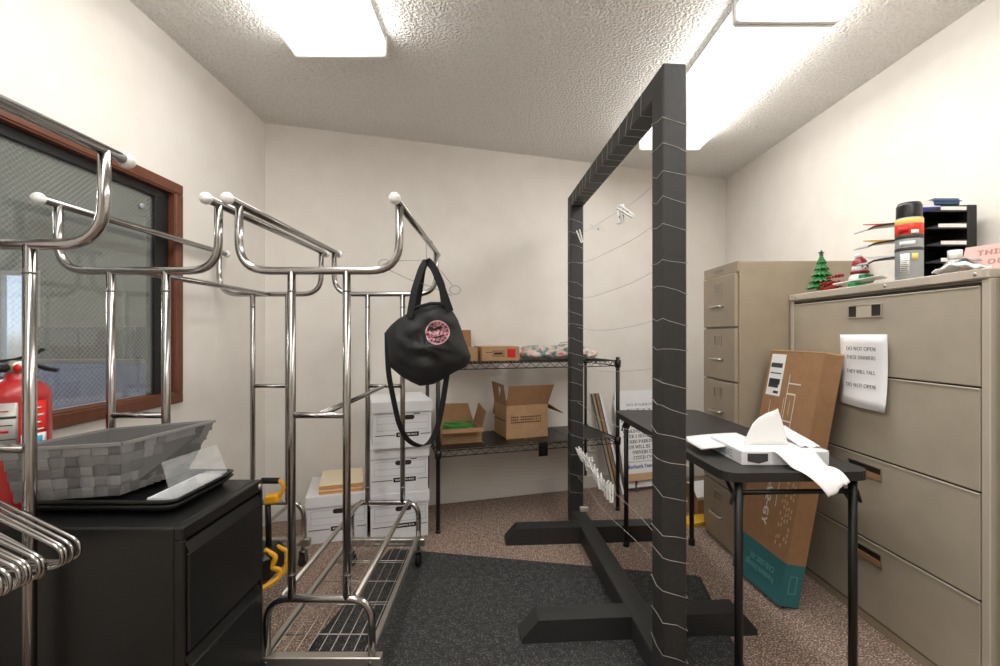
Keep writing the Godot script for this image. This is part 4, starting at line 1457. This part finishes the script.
func hangers() -> void:
	var first := hanger_mesh()
	for k in 13:
		var o: Node3D = first if k == 0 else copy(first)
		o.set_meta("group", "hangers on the left rack")
		o.set_meta("label", "chrome wire hanger in the tight row on the rack at the left edge")
		if k == 0: o.set_meta("label", "farthest chrome wire hanger of the tight row on the left rack")
		if k == 12: o.set_meta("label", "nearest chrome wire hanger of the tight row, cut by the left edge")
		o.position = P(-1.145, 0.905 - 0.006, 1.005 - 0.0135 * k - (0.012 if k > 3 else 0.0))
		o.rotation = Vector3(0, rng.randf_range(-0.02, 0.02), rng.randf_range(-0.03, 0.03))

func bag() -> void:
	var D := 2.06
	var s := 455.0 / D
	var px := func(x: float, y: float, dz := 0.0) -> Vector3: return Vector3((x - 428.0) / s, (345.0 - y) / s, dz)
	# wire hanger over the rail; the bag's handles hang from it
	var origin := P(-72.0 / s, 1.15 - 10.0 / s, D)
	var h := thing("wire_hanger", "thin wire hanger on the rack rail above the black bag", "hanger", origin)
	var st := S(true)
	var rail_y := 1.566 - origin.y
	var rx := -0.32 - origin.x
	var hk := []
	for k in 12:
		var a := lerpf(-0.4, PI, k / 11.0)
		hk.append(Vector3(rx + cos(a) * 0.0145, rail_y + sin(a) * 0.0145, 0))
	hk.append(px.call(426.5, 256)); hk.append(px.call(426.5, 260))
	tube(st, hk, 0.0014, 6)
	obj(st, "hook", M.steel, h)
	st = S(true)
	var loop := func(c: Vector2, r: float) -> Array:
		var o := []
		for k in 13: o.append(px.call(c.x + cos(TAU * k / 12.0) * r, c.y + sin(TAU * k / 12.0) * r * 0.8))
		return o
	tube(st, [px.call(391, 261), px.call(410, 260.5), px.call(426.5, 260), px.call(441, 271), px.call(452, 285)], 0.0013, 5)
	tube(st, [px.call(389, 270), px.call(408, 279), px.call(430, 286.5), px.call(444, 292), px.call(452, 296)], 0.0013, 5)
	tube(st, loop.call(Vector2(384.5, 264), 6.0), 0.0013, 5)
	tube(st, loop.call(Vector2(455, 290), 5.5), 0.0013, 5)
	obj(st, "shoulder_wire", M.steel, h)
	# the bag
	var t := thing("tote_bag", "black nylon bag with round pink emblem hanging on the chrome rack", "bag", origin)
	var outline := []
	for q in [[386, 331], [391, 325], [398, 319], [408, 313], [414, 311], [420, 308], [427, 305], [433, 303], [440, 302], [445, 304], [449, 307], [454, 313], [458, 320], [461, 328], [464, 338], [468, 348], [471, 356], [470, 362], [466, 367], [455, 372], [448, 376], [440, 381], [434, 384], [428, 385], [420, 386], [411, 382], [402, 377], [396, 372], [390, 367], [387, 358], [386, 345]]:
		outline.append(Vector2((q[0] - 428.0) / s, (345.0 - q[1]) / s))
	var nz := FastNoiseLite.new()
	nz.seed = 4; nz.frequency = 7.0
	var n := outline.size()
	var K := 9
	var front := func(p: Vector2, tt: float) -> float:
		var f: float = 0.062 * pow(max(0.0, 1.0 - tt * tt), 0.6)
		return f * (1.0 + 0.55 * nz.get_noise_2d(p.x * 1.0 + 3.0 + p.y * 0.6, p.y * 2.2)) + 0.008 * nz.get_noise_2d(p.x * 4.0, p.y * 3.0) * (1.0 - tt)
	for side in [1.0, -1.0]:
		st = S(true)
		for k in K:
			for i in n:
				var j := (i + 1) % n
				var t0 := float(k) / K; var t1 := float(k + 1) / K
				var f := func(idx: int, tt: float) -> Vector3:
					var p: Vector2 = outline[idx] * tt + Vector2(0.0, -0.005) * (1.0 - tt)
					return Vector3(p.x, p.y, side * front.call(p, tt))
				var a: Vector3 = f.call(i, t0); var b: Vector3 = f.call(j, t0); var c: Vector3 = f.call(j, t1); var d: Vector3 = f.call(i, t1)
				if k == 0:
					if side > 0: tri(st, a, d, c) if (d - a).cross(c - a).z > 0 else tri(st, a, c, d)
					else: tri(st, a, c, d) if (c - a).cross(d - a).z < 0 else tri(st, a, d, c)
				else:
					if ((b - a).cross(c - a).z > 0) == (side > 0): quad(st, a, b, c, d)
					else: quad(st, d, c, b, a)
		obj(st, "front_panel" if side > 0 else "back_panel", M.nylon, t)
	# top opening fold
	st = S(true)
	tube(st, [px.call(411, 313, 0.02), px.call(420, 307, 0.035), px.call(432, 304, 0.038), px.call(441, 304, 0.03), px.call(449, 308, 0.02)], 0.007, 8)
	obj(st, "top_hem", M.webbing, t)
	# emblem: a round pink print lying on the front panel
	st = S(true)
	var ec := Vector2((439.0 - 428.0) / s, (345.0 - 332.5) / s)
	var er := 0.0535
	var surf := func(p: Vector2) -> Vector3:
		# parameter along the ray from the bag's middle to the outline
		var c0 := Vector2(0.0, -0.005)
		var dirv := (p - c0).normalized()
		var tt := 0.6
		for i in n:
			var hit = Geometry2D.segment_intersects_segment(c0, c0 + dirv * 2.0, outline[i], outline[(i + 1) % n])
			if hit != null: tt = clamp((p - c0).length() / (hit - c0).length(), 0, 0.98)
		return Vector3(p.x, p.y, front.call(p, tt) + 0.0035)
	var R := 7; var A := 28
	for k in R:
		for i in A:
			var v := []
			var uv := []
			for e in [[k, i], [k, i + 1], [k + 1, i + 1], [k + 1, i]]:
				var q := Vector2.from_angle(TAU * e[1] / A) * (float(e[0]) / R)
				v.append(surf.call(ec + q * er))
				uv.append(Vector2(0.5 + q.x * 0.5, 0.5 - q.y * 0.5))
			quad(st, v[3], v[2], v[1], v[0], uv[3], uv[2], uv[1], uv[0])
	var em := mat(Color.WHITE, 0.7, 0, emblem_tex())
	obj(st, "emblem", em, t)
	# handles and long strap
	for z in [[0.035, 0.0], [-0.035, 3.0]]:
		st = S()
		var c: float = z[1]
		var pts := fillet([px.call(411 + c, 318, z[0]), px.call(415 + c, 292, z[0] * 0.7), px.call(422, 268, z[0] * 0.3), px.call(426.5, 259.2, 0.0), px.call(434, 268, z[0] * 0.3), px.call(441, 284, z[0] * 0.7), px.call(451 - c * 2, 312, z[0])], 0.02, 4)
		ribbon(st, pts, Vector3(1, 0.15, 0.35), 0.034, 0.003)
		obj(st, "handle", M.webbing, t)
	st = S()
	ribbon(st, fillet([px.call(387, 332, 0.0), px.call(388, 352, 0.012), px.call(389, 374, 0.01), px.call(394, 402, 0.0), px.call(399, 425, 0.0), px.call(407, 440, 0.0), px.call(418, 446.5, 0.0), px.call(430, 443, 0.0), px.call(437, 430, 0.0), px.call(442, 408, 0.0), px.call(448, 368, 0.0)], 0.05, 5), Vector3(1.0, 0.35, 0.45), 0.028, 0.002)
	obj(st, "shoulder_strap", M.webbing, t)

func emblem_tex() -> ImageTexture:
	var N := 128
	var im := Image.create(N, N, false, Image.FORMAT_RGB8)
	var pink := Color(0.72, 0.47, 0.52); var pale := Color(0.80, 0.66, 0.68); var dark := Color(0.10, 0.09, 0.09)
	var nz := FastNoiseLite.new()
	nz.seed = 12; nz.frequency = 0.06
	for y in N:
		for x in N:
			var p := Vector2(x - 63.5, y - 63.5) / 63.5
			var r := p.length()
			var c := pink
			if r > 0.93: c = pale
			elif r > 0.66:
				var a := p.angle()      # ring of letters
				var cell := fposmod(a / TAU * 16.0, 1.0)
				if r > 0.72 and r < 0.88 and cell > 0.25 and cell < 0.78 and nz.get_noise_2d(x * 2.0, y * 2.0) > -0.2: c = dark
			else:
				var q := p.rotated(0.35)
				if q.y > -0.42 and q.y < -0.2 and abs(q.x) < 0.5: c = dark
				elif q.y > 0.32 and q.y < 0.46 and abs(q.x - 0.05) < 0.38: c = dark
				elif nz.get_noise_2d(x, y) > 0.28: c = dark
				elif nz.get_noise_2d(x + 300, y) > 0.2: c = pale
			im.set_pixel(x, y, c)
	return ImageTexture.create_from_image(im)

# ------------------------------------------------------------------ black cabinet, basket, tray, extinguisher
func black_cabinet() -> void:
	var H := 0.70
	var X1 := -0.74; var X0 := -1.235; var D0 := 1.062; var D1 := 1.42
	var t := thing("black_cabinet", "low black steel drawer cabinet under the woven basket", "cabinet", P((X0 + X1) / 2, 0, (D0 + D1) / 2))
	var hx := (X1 - X0) / 2; var hz := (D1 - D0) / 2
	var st := S()
	bb(st, -hx, hx - 0.02, 0.0, H, -hz, hz, 0.004)
	obj(st, "body", M.black_steel, t)
	st = S()
	bb(st, hx - 0.021, hx, H - 0.032, H, -hz, hz, 0.003)
	bb(st, hx - 0.021, hx, 0.0, H - 0.032, hz - 0.012, hz, 0.002)
	bb(st, hx - 0.021, hx, 0.0, H - 0.032, -hz, -hz + 0.012, 0.002)
	obj(st, "front_frame", M.black_steel, t)
	var ys := [H - 0.036, H - 0.31, H - 0.60]
	for k in 2:
		st = S()
		bb(st, hx - 0.02, hx + 0.004, ys[k + 1] + 0.006, ys[k] - 0.03, -hz + 0.015, hz - 0.015, 0.004)
		var dr := obj(st, "drawer", M.black_steel, t)
		st = S()      # full width finger pull above the drawer front
		prism(st, PackedVector2Array([Vector2(hx - 0.02, ys[k] - 0.028), Vector2(hx + 0.004, ys[k] - 0.028), Vector2(hx - 0.006, ys[k] - 0.006), Vector2(hx - 0.02, ys[k] - 0.004)]), 2 * (hz - 0.015), Transform3D(Basis.IDENTITY, Vector3(0, 0, -hz + 0.015)))
		obj(st, "finger_pull", M.black_steel, dr)
	st = S(true)
	lathe(st, [Vector2(0, 0), Vector2(0.009, 0), Vector2(0.008, 0.004), Vector2(0, 0.005)], 12, face_xf(Vector3(hx, H - 0.016, -hz + 0.02), Vector3(0, 0, -1), Vector3(1, 0, 0)))
	obj(st, "lock", M.nickel, t)
	# black letter tray
	tray(H)
	basket()
	extinguisher()

func tray(H: float) -> void:
	var t := thing("document_tray", "black plastic document tray under the woven basket", "tray", P(-1.0, H, 1.262))
	var w := 0.39; var d := 0.275
	for k in 2:
		var st := S(true)
		var outer := round_rect(w, d, 0.03, 4); var inner := round_rect(w - 0.016, d - 0.016, 0.024, 4)
		var lo := round_rect(w - 0.05, d - 0.05, 0.02, 4)
		var n := outer.size()
		var y0 := 0.001 + 0.012 * k; var y1 := 0.026 + 0.012 * k
		for i in n:
			var j := (i + 1) % n
			var f := func(p: Vector2, y: float) -> Vector3: return Vector3(p.x, y, -p.y)
			quad(st, f.call(lo[i], y0), f.call(lo[j], y0), f.call(outer[j], y1), f.call(outer[i], y1))
			quad(st, f.call(outer[i], y1), f.call(outer[j], y1), f.call(inner[j], y1 + 0.001), f.call(inner[i], y1 + 0.001))
			quad(st, f.call(inner[i], y1 + 0.001), f.call(inner[j], y1 + 0.001), f.call(lo[j] * 0.985, y0 + 0.003), f.call(lo[i] * 0.985, y0 + 0.003))
			tri(st, f.call(lo[i] * 0.985, y0 + 0.003), f.call(lo[j] * 0.985, y0 + 0.003), Vector3(0, y0 + 0.003, 0))
			tri(st, f.call(lo[j], y0), f.call(lo[i], y0), Vector3(0, y0, 0))
		obj(st, "tray_shell", M.black_plastic, t)
	# papers lying in the tray and the clear stand
	var p := thing("paper_stack", "small stack of white sheets in the black tray beside the basket", "paper", P(-0.868, H + 0.0165, 1.268))
	for k in 4:
		var st := S()
		box(st, Vector3(rng.randf_range(-0.004, 0.004), 0.003 + 0.004 * k, rng.randf_range(-0.004, 0.004)), Vector3(0.065, 0.0036, 0.205), 0.0005, Basis(Vector3.UP, rng.randf_range(-0.02, 0.02)))
		obj(st, "sheet_bundle", M.paper if k < 3 else M.box_white, p)
	var a := thing("acrylic_stand", "clear acrylic sign stand leaning at the basket's right side", "stand", P(-0.843, H + 0.035, 1.262))
	var st := S()
	plate(st, Vector3(0.022, 0.0, 0.12), Vector3(0.016, 0.0, -0.12), Vector3(-0.02, 0.082, -0.125), Vector3(-0.008, 0.095, 0.115), 0.003)
	obj(st, "upright", M.acrylic, a)
	st = S()
	plate(st, Vector3(0.022, -0.0005, 0.12), Vector3(-0.045, -0.0005, 0.12), Vector3(-0.045, -0.0005, -0.115), Vector3(0.016, -0.0005, -0.12), 0.003)
	obj(st, "base", M.acrylic, a)

func basket() -> void:
	# four corners of rim and base: near right, far right, far left, near left
	var top := [P(-0.985, 0.866, 1.185), P(-0.912, 0.875, 1.455), P(-1.190, 0.862, 1.385), P(-1.238, 0.864, 1.125)]
	var low := [P(-0.997, 0.7295, 1.195), P(-0.968, 0.7295, 1.405), P(-1.175, 0.7295, 1.36), P(-1.215, 0.7295, 1.14)]
	var o: Vector3 = (low[0] + low[1] + low[2] + low[3]) / 4.0
	var t := thing("woven_basket", "silver grey woven strap basket on the black cabinet", "basket", o)
	var st := S()
	var q := []
	var q2 := []
	for k in 4:
		q.append(low[k] - o); q2.append(low[k] - o + Vector3(0, 0.003, 0))
	hexa(st, q, q2)
	obj(st, "base", M.weave_b, t)
	var mats := [M.weave, M.weave_b, M.weave_c]
	for f in 4:
		var A: Vector3 = low[f] - o; var B: Vector3 = low[(f + 1) % 4] - o
		var C: Vector3 = top[(f + 1) % 4] - o; var D: Vector3 = top[f] - o
		var nrm := (B - A).cross(D - A).normalized()
		if nrm.dot((A + B) / 2.0) < 0: nrm = -nrm
		var cols := int(round((C - D).length() / 0.031))
		var rows := 5
		var at := func(u: float, v: float) -> Vector3: return A.lerp(B, u).lerp(D.lerp(C, u), v)
		# backing so that no light shows between straps
		st = S()
		plate(st, at.call(0.0, 0.0) - nrm * 0.002, at.call(1.0, 0.0) - nrm * 0.002, at.call(1.0, 1.0) - nrm * 0.002, at.call(0.0, 1.0) - nrm * 0.002, 0.0012)
		obj(st, "lining", M.weave_b, t)
		for r in rows:      # straps running round, over and under
			st = S()
			var vm := (r + 0.5) / rows
			var pts := []
			for k in cols * 4 + 1:
				var u := float(k) / (cols * 4)
				pts.append(at.call(u, vm) + nrm * 0.0012 * clamp(2.2 * sin(u * cols * PI + r * PI), -1, 1))
			ribbon_v(st, pts, (D - A).normalized(), 0.0245, 0.0012)
			obj(st, "strap", mats[(r * 2 + f) % 3], t)
		for c in cols:
			st = S()
			var um := (c + 0.5) / cols
			var pts := []
			for k in rows * 4 + 1:
				var v := float(k) / (rows * 4)
				pts.append(at.call(um, v) - nrm * 0.0012 * clamp(2.2 * sin(v * rows * PI + c * PI), -1, 1))
			ribbon_v(st, pts, (C - D).normalized(), 0.0255, 0.0012)
			obj(st, "strap", mats[(c + f) % 3], t)
		st = S()
		ribbon_v(st, [D, C], Vector3.UP, 0.008, 0.007)
		obj(st, "rim", M.weave_c, t)

func ribbon_v(st: SurfaceTool, pts: Array, side: Vector3, w: float, t: float) -> void:
	ribbon(st, pts, side, w, t)

func extinguisher() -> void:
	var r := 0.0715
	var t := thing("fire_extinguisher", "red fire extinguisher with silver label hung on the wall by the window", "extinguisher", P(XL + 0.081, 0.485, 1.28))
	var st := S(true)
	lathe(st, [Vector2(0, 0.006), Vector2(r * 0.86, 0.0), Vector2(r * 0.97, 0.006), Vector2(r, 0.02), Vector2(r, 0.492), Vector2(r * 0.97, 0.506), Vector2(r * 0.8, 0.526), Vector2(0.034, 0.54), Vector2(0.026, 0.544), Vector2(0.026, 0.558), Vector2(0, 0.558)], 32)
	obj(st, "cylinder", M.red_paint, t)
	st = S(true)
	arc_panel(st, r + 0.0012, 0.33, 0.482, -0.55, 0.85, 14)
	var lb := obj(st, "silver_label", M.label_silver, t)
	for k in 7:
		st = S(true)
		arc_panel(st, r + 0.0022, 0.345 + k * 0.019, 0.3475 + k * 0.019 + 0.004 * (k % 2), -0.4, 0.6 + 0.1 * (k % 3), 8)
		obj(st, "printed_line", [M.print_red, M.print_grey, M.print_grey][k % 3], lb)
	st = S(true)
	arc_panel(st, r + 0.0012, 0.31, 0.482, 0.90, 1.75, 10)
	var rl := obj(st, "red_label", M.label_red, t)
	for k in 4:
		st = S(true)
		arc_panel(st, r + 0.0022, 0.40 + k * 0.02, 0.405 + k * 0.02, 0.95, 1.62 - 0.1 * (k % 2), 8)
		obj(st, "white_line", M.plastic_white, rl)
	st = S(true)
	arc_panel(st, r + 0.0018, 0.345, 0.392, 0.92, 1.72, 8)
	var bl := obj(st, "white_panel", M.plastic_white, rl)
	for k in 2:
		st = S(true)
		arc_panel(st, r + 0.0028, 0.352, 0.385, 0.98 + 0.34 * k, 1.20 + 0.34 * k, 4)
		obj(st, "pictogram", M.label_blue, bl)
	st = S(true)
	lathe(st, [Vector2(0.02, 0.557), Vector2(0.024, 0.56), Vector2(0.024, 0.588), Vector2(0.014, 0.595), Vector2(0, 0.595)], 16)
	obj(st, "valve", M.nickel, t)
	st = S()
	var hd := Vector3(0.85, 0, -0.5).normalized()
	ribbon(st, [Vector3(0, 0.575, 0) - hd * 0.03, Vector3(0, 0.578, 0) + hd * 0.04, Vector3(0, 0.568, 0) + hd * 0.062, Vector3(0, 0.562, 0) + hd * 0.085], Vector3(0.4, 0, 0.95), 0.022, 0.009)
	obj(st, "carry_grip", M.black_plastic, t)
	st = S()
	ribbon(st, [Vector3(0, 0.59, 0) - hd * 0.04, Vector3(0, 0.597, 0) + hd * 0.0, Vector3(0, 0.608, 0) + hd * 0.03, Vector3(0, 0.624, 0) + hd * 0.055], Vector3(0.4, 0, 0.95), 0.02, 0.007)
	obj(st, "lever", M.black_plastic, t)
	st = S(true)
	ball(st, Vector3(0.022, 0.573, 0.02), Vector3(0.011, 0.011, 0.006), 12, 6)
	obj(st, "gauge", M.label_red, t)
	st = S(true)
	tube(st, fillet([Vector3(-0.005, 0.574, 0.02), Vector3(-0.01, 0.570, 0.07), Vector3(-0.02, 0.52, 0.095), Vector3(-0.03, 0.28, 0.094), Vector3(-0.03, 0.16, 0.092)], 0.05, 5), 0.011, 10)
	obj(st, "hose", M.black_rubber, t)
	st = S()
	bb(st, -0.0805, -0.072, 0.2, 0.55, -0.02, 0.02, 0.001)
	bb(st, -0.0805, -0.02, 0.543, 0.549, -0.016, 0.016, 0.001)
	obj(st, "wall_bracket", M.steel, t)

# ------------------------------------------------------------------ white file boxes
func file_box(at: Vector3, turn: float, label: String) -> Node3D:
	var t := thing("file_box", label, "box", at, turn, "white cardboard file boxes")
	var w := 0.318; var d := 0.38; var h := 0.258
	var st := S()
	bb(st, -w / 2, w / 2, 0, h - 0.004, -d, 0, 0.002)
	obj(st, "carton_body", M.box_white, t)
	st = S()
	var lw := w / 2 + 0.007
	bb(st, -lw, lw, h - 0.004, h + 0.002, -d - 0.006, 0.008, 0.001)
	bb(st, -lw, lw, h - 0.058, h - 0.004, 0.003, 0.008, 0.001)
	bb(st, -lw, -lw + 0.005, h - 0.058, h - 0.004, -d - 0.006, 0.003, 0.001)
	bb(st, lw - 0.005, lw, h - 0.058, h - 0.004, -d - 0.006, 0.003, 0.001)
	obj(st, "lid", M.box_white, t)
	st = S()
	prism(st, round_rect(0.09, 0.026, 0.0125, 5), 0.001, Transform3D(Basis.IDENTITY, Vector3(0.02, h - 0.088, 0.0005)))
	obj(st, "hand_hole", M.recess, t)
	st = S()
	for y in [0.178, 0.138, 0.100]: bb(st, -w / 2 + 0.02, w / 2 - 0.015, y, y + 0.0015, 0.0, 0.0007, 0)
	bb(st, -w / 2 + 0.02, -w / 2 + 0.0215, 0.10, 0.178, 0.0, 0.0007, 0)
	bb(st, w / 2 - 0.0165, w / 2 - 0.015, 0.10, 0.178, 0.0, 0.0007, 0)
	obj(st, "ruled_lines", M.print_line, t)
	for e in [[-w / 2 + 0.01, -0.04, 0.072, 0.076], [0.10, w / 2 - 0.006, 0.072, 0.076], [0.06, 0.095, 0.185, 0.191]]:
		st = S()
		bb(st, e[0], e[1], e[2], e[3], 0.0, 0.0007, 0)
		obj(st, "rule_print", M.print_grey, t)
	st = S()
	bb(st, -0.035, 0.09, 0.062, 0.087, 0.0, 0.0008, 0)
	var lg := obj(st, "logo_bar", M.print_black, t)
	text("BANKERS BOX", 0.009, Transform3D(Basis.IDENTITY, Vector3(0.0275, 0.0745, 0.0012)), M.plastic_white, lg, true, false, 0.105)
	return t

func file_boxes() -> void:
	var base := P(-0.565, 0, 2.568)
	file_box(base, SKEW, "white file box at the bottom of the stack of three")
	file_box(base + Vector3(0.0, 0.2602, 0.004), SKEW - 0.01, "white file box in the middle of the stack of three")
	file_box(base + Vector3(0.022, 0.5204, 0.03), SKEW + 0.03, "white file box with open hand hole on top of the stack")
	file_box(P(-0.905, 0, 2.535), SKEW, "single white file box with a folder pile on its lid, left of the stack")
	var f := thing("folder_stack", "pile of manila and orange folders on the single white file box", "folders", P(-0.90, 0.2607, 2.585), SKEW + 0.02)
	for k in 9:
		var st := S()
		var y := 0.0004 + 0.0056 * k
		box(st, Vector3(rng.randf_range(-0.004, 0.004), y + 0.0026, -0.13 + rng.randf_range(-0.004, 0.004)), Vector3(0.235, 0.005, 0.30), 0.0008, Basis(Vector3.UP, rng.randf_range(-0.015, 0.015)))
		obj(st, "folder", M.manila if k in [8, 3] else M.folder_orange, f)

# ------------------------------------------------------------------ floor mat, yard signs, the pile by the cabinet, yellow tool
func floor_things() -> void:
	# black mat, lying askew under the frame
	var t := thing("floor_mat", "large black ribbed floor mat under the timber frame", "mat", P(0.13, 0, 1.5), -0.17)
	var c := [Vector2(-0.58, 2.43), Vector2(0.937, 2.155), Vector2(0.745, 1.05), Vector2(-0.77, 1.10)]
	var st := S()
	var lo := []
	var hi := []
	var inv := t.transform.affine_inverse()
	for p in c:
		lo.append(inv * P(p.x, 0.0003, p.y)); hi.append(inv * P(p.x, 0.006, p.y))
	hexa(st, lo, hi)
	obj(st, "pile_surface", M.mat_fibre, t)
	for k in 4:
		st = S()
		var a: Vector3 = lo[k]; var b: Vector3 = lo[(k + 1) % 4]
		ribbon(st, [a + Vector3(0, 0.0025, 0), b + Vector3(0, 0.0025, 0)], Vector3.UP.cross(b - a), 0.022, 0.004)
		obj(st, "rubber_edge", M.mat_edge, t)
	# white yard signs leaning against the end wall
	signs()
	# low pile beside the tall cabinet
	var b := thing("low_carton", "low brown carton in the corner beyond the tall cabinet", "carton", P(1.41, 0, 3.09), SKEW)
	st = S()
	shell_box(st, 0.42, 0.10, 0.30)
	obj(st, "carton_body", M.card, b)
	st = S()
	plate(st, Vector3(-0.21, 0.10, -0.15), Vector3(-0.21, 0.10, 0.15), Vector3(-0.25, 0.20, 0.14), Vector3(-0.25, 0.20, -0.15), 0.004)
	obj(st, "flap", M.card_dark, b)
	st = S()
	bb(st, -0.2, 0.2, 0.005, 0.115, -0.14, 0.14, 0.003)
	tag(obj(st, "loose_paper_stack", M.paper), "stack of white paper in the low carton in the corner", "paper").transform = b.transform
	var y := thing("yellow_folder", "yellow folders lying on the carpet beyond the tall cabinet", "folder", P(1.20, 0, 2.79), SKEW)
	for k in 3:
		st = S()
		box(st, Vector3(0, 0.004 + 0.008 * k, 0), Vector3(0.20, 0.007, 0.11), 0.001, Basis(Vector3.UP, 0.02 * k))
		obj(st, "folder", M.yellow_paper, y)
	yellow_tool()

func signs() -> void:
	# boards lean back on the wall: foot towards the room, head on the wall
	var b := Basis(Vector3.UP, SKEW)
	var o := P(1.02, 0, wall_d(1.02))
	for k in 3:
		var fz := 0.17 + 0.012 * k
		var labels := ["white yard sign with black parking notice text, front of the leaning stack", "white board behind the parking notice, taller top edge showing", "white board at the back of the leaning signs"]
		var kk := 2 - k
		var t := thing("yard_sign", labels[kk], "sign", o, SKEW, "boards leaning on the end wall")
		var x0: float = [-0.155, -0.165, -0.18][k]; var x1 := 0.30
		var h: float = [0.72, 0.715, 0.655][k]
		var lean: float = fz - 0.012 - 0.012 * k
		var st := S()
		plate(st, Vector3(x0, 0.085 if k == 2 else 0.03, fz), Vector3(x1, 0.085 if k == 2 else 0.03, fz), Vector3(x1, h, fz - lean + 0.004), Vector3(x0, h, fz - lean + 0.004), 0.006)
		obj(st, "board", M.paper_sign, t)
		st = S()
		for x in [x0 + 0.1, x1 - 0.08]:
			plate(st, Vector3(x - 0.004, 0.0, fz + 0.001), Vector3(x + 0.004, 0.0, fz + 0.001), Vector3(x + 0.004, 0.12, fz - 0.012), Vector3(x - 0.004, 0.12, fz - 0.012), 0.005)
		obj(st, "stake", M.steel, t)
		if k != 2: continue
		var a := Vector3(x0, 0.085, fz); var up := Vector3(0, h - 0.085, -lean + 0.004)
		var n := Vector3(1, 0, 0).cross(up).normalized() * 0.0006
		var rows := ["NO PARKING", "STOP", "PRIVATE PROPERTY", "PARK IN MARKED SPACES", "ONLY VEHICLES IN RED", "PARKING AREAS OR LEFT", "OVER 1 HOUR WITHOUT", "GUARD PARKING PERMIT", "TION WILL BE TOWED AT", "OWNERS EXPENSE", "CITED CVC 22658"]
		for i in rows.size():
			var v := 0.93 - i * 0.066
			text(rows[i], 0.024 if i > 2 else 0.018, face_xf(a + Vector3((x1 - x0) * 0.5, 0, 0) + up * v + n, Vector3.RIGHT, up), M.print_grey if i > 2 else M.print_line, t, true, true, (0.40 if i < 9 and i > 2 else 0.28))
		st = S()
		plate(st, a + Vector3(0.02, 0, 0) + up * 0.222 + n, a + Vector3(0.44, 0, 0) + up * 0.222 + n, a + Vector3(0.44, 0, 0) + up * 0.226 + n, a + Vector3(0.02, 0, 0) + up * 0.226 + n, 0.0004)
		obj(st, "rule_line", M.print_grey, t)
		text("Burbank Town Center", 0.026, face_xf(a + Vector3(0.21, 0, 0) + up * 0.165 + n, Vector3.RIGHT, up), M.print_blue, t, true, false, 0.33)
		st = S()
		plate(st, a + Vector3(0.0, 0, 0.002) + up * 0.0, a + Vector3(x1 - x0, 0, 0.002), a + Vector3(x1 - x0, 0, 0.002) + up * 0.085, a + Vector3(0, 0, 0.002) + up * 0.085, 0.0008)
		obj(st, "torn_band", M.card_pale, t)
	# grey-brown slats standing beside them
	for k in 3:
		var x: float = [-0.32, -0.29, -0.26][k]
		var labels := ["leftmost narrow grey slat leaning beside the yard signs", "middle narrow grey slat leaning beside the yard signs", "narrow white slat leaning closest to the yard signs"]
		var t := thing("leaning_slat", labels[k], "slat", o, SKEW, "slats beside the yard signs")
		var st := S()
		var f0 := 0.20; var f1 := 0.012
		plate(st, Vector3(x + 0.05, 0.0, f0), Vector3(x + 0.075, 0.0, f0), Vector3(x - 0.01, 0.71, f1), Vector3(x - 0.035, 0.71, f1), 0.008)
		obj(st, "face", [M.putty_dark, M.card_dark, M.box_white][k], t)
		st = S()
		plate(st, Vector3(x + 0.049, 0.0, f0 + 0.0015), Vector3(x + 0.056, 0.0, f0 + 0.0015), Vector3(x - 0.029, 0.71, f1 + 0.0015), Vector3(x - 0.036, 0.71, f1 + 0.0015), 0.001)
		obj(st, "edge_strip", M.dark_grey, t)

func yellow_tool() -> void:
	# on the shelf of the rack by the window: black tool with bent yellow tube frame and a grip
	var t := thing("yellow_tool", "black tool with bent yellow frame and handle behind the black cabinet", "tool", P(-0.935, 0.1535, 1.88))
	var st := S()
	box(st, Vector3(-0.05, 0.06, 0.0), Vector3(0.13, 0.12, 0.16), 0.02)
	obj(st, "housing", M.black_plastic, t)
	st = S()
	tube(st, fillet([Vector3(-0.02, 0.122, 0.03), Vector3(0.03, 0.10, 0.04), Vector3(0.015, 0.06, 0.05), Vector3(0.05, 0.045, 0.04), Vector3(0.045, 0.02, 0.055), Vector3(0.0, 0.0, 0.10), Vector3(-0.06, -0.001, 0.11)], 0.012, 3), 0.0105, 8)
	obj(st, "bent_frame", M.yellow, t)
	st = S()
	tube(st, fillet([Vector3(0.0, 0.11, -0.03), Vector3(0.052, 0.09, -0.02), Vector3(0.05, 0.05, 0.0), Vector3(0.075, 0.075, 0.02), Vector3(0.055, 0.03, 0.04)], 0.012, 3), 0.009, 8)
	obj(st, "bent_frame", M.yellow, t)
	st = S(true)
	rod(st, Vector3(-0.03, 0.11, -0.02), Vector3(-0.035, 0.30, -0.02), 0.012, 10)
	obj(st, "stem", M.black_plastic, t)
	st = S()
	box(st, Vector3(-0.012, 0.315, -0.02), Vector3(0.055, 0.035, 0.05), 0.006, Basis(Vector3.BACK, 0.15))
	obj(st, "collar", M.yellow, t)
	st = S()
	tube(st, fillet([Vector3(0.01, 0.325, -0.02), Vector3(0.03, 0.345, -0.02), Vector3(0.032, 0.372, -0.02), Vector3(0.01, 0.39, -0.02)], 0.012, 3), 0.008, 8)
	obj(st, "handle_tube", M.yellow, t)
	st = S(true)
	rod(st, Vector3(0.012, 0.388, -0.02), Vector3(-0.06, 0.388, -0.02), 0.0125, 10)
	obj(st, "grip", M.black_rubber, t)
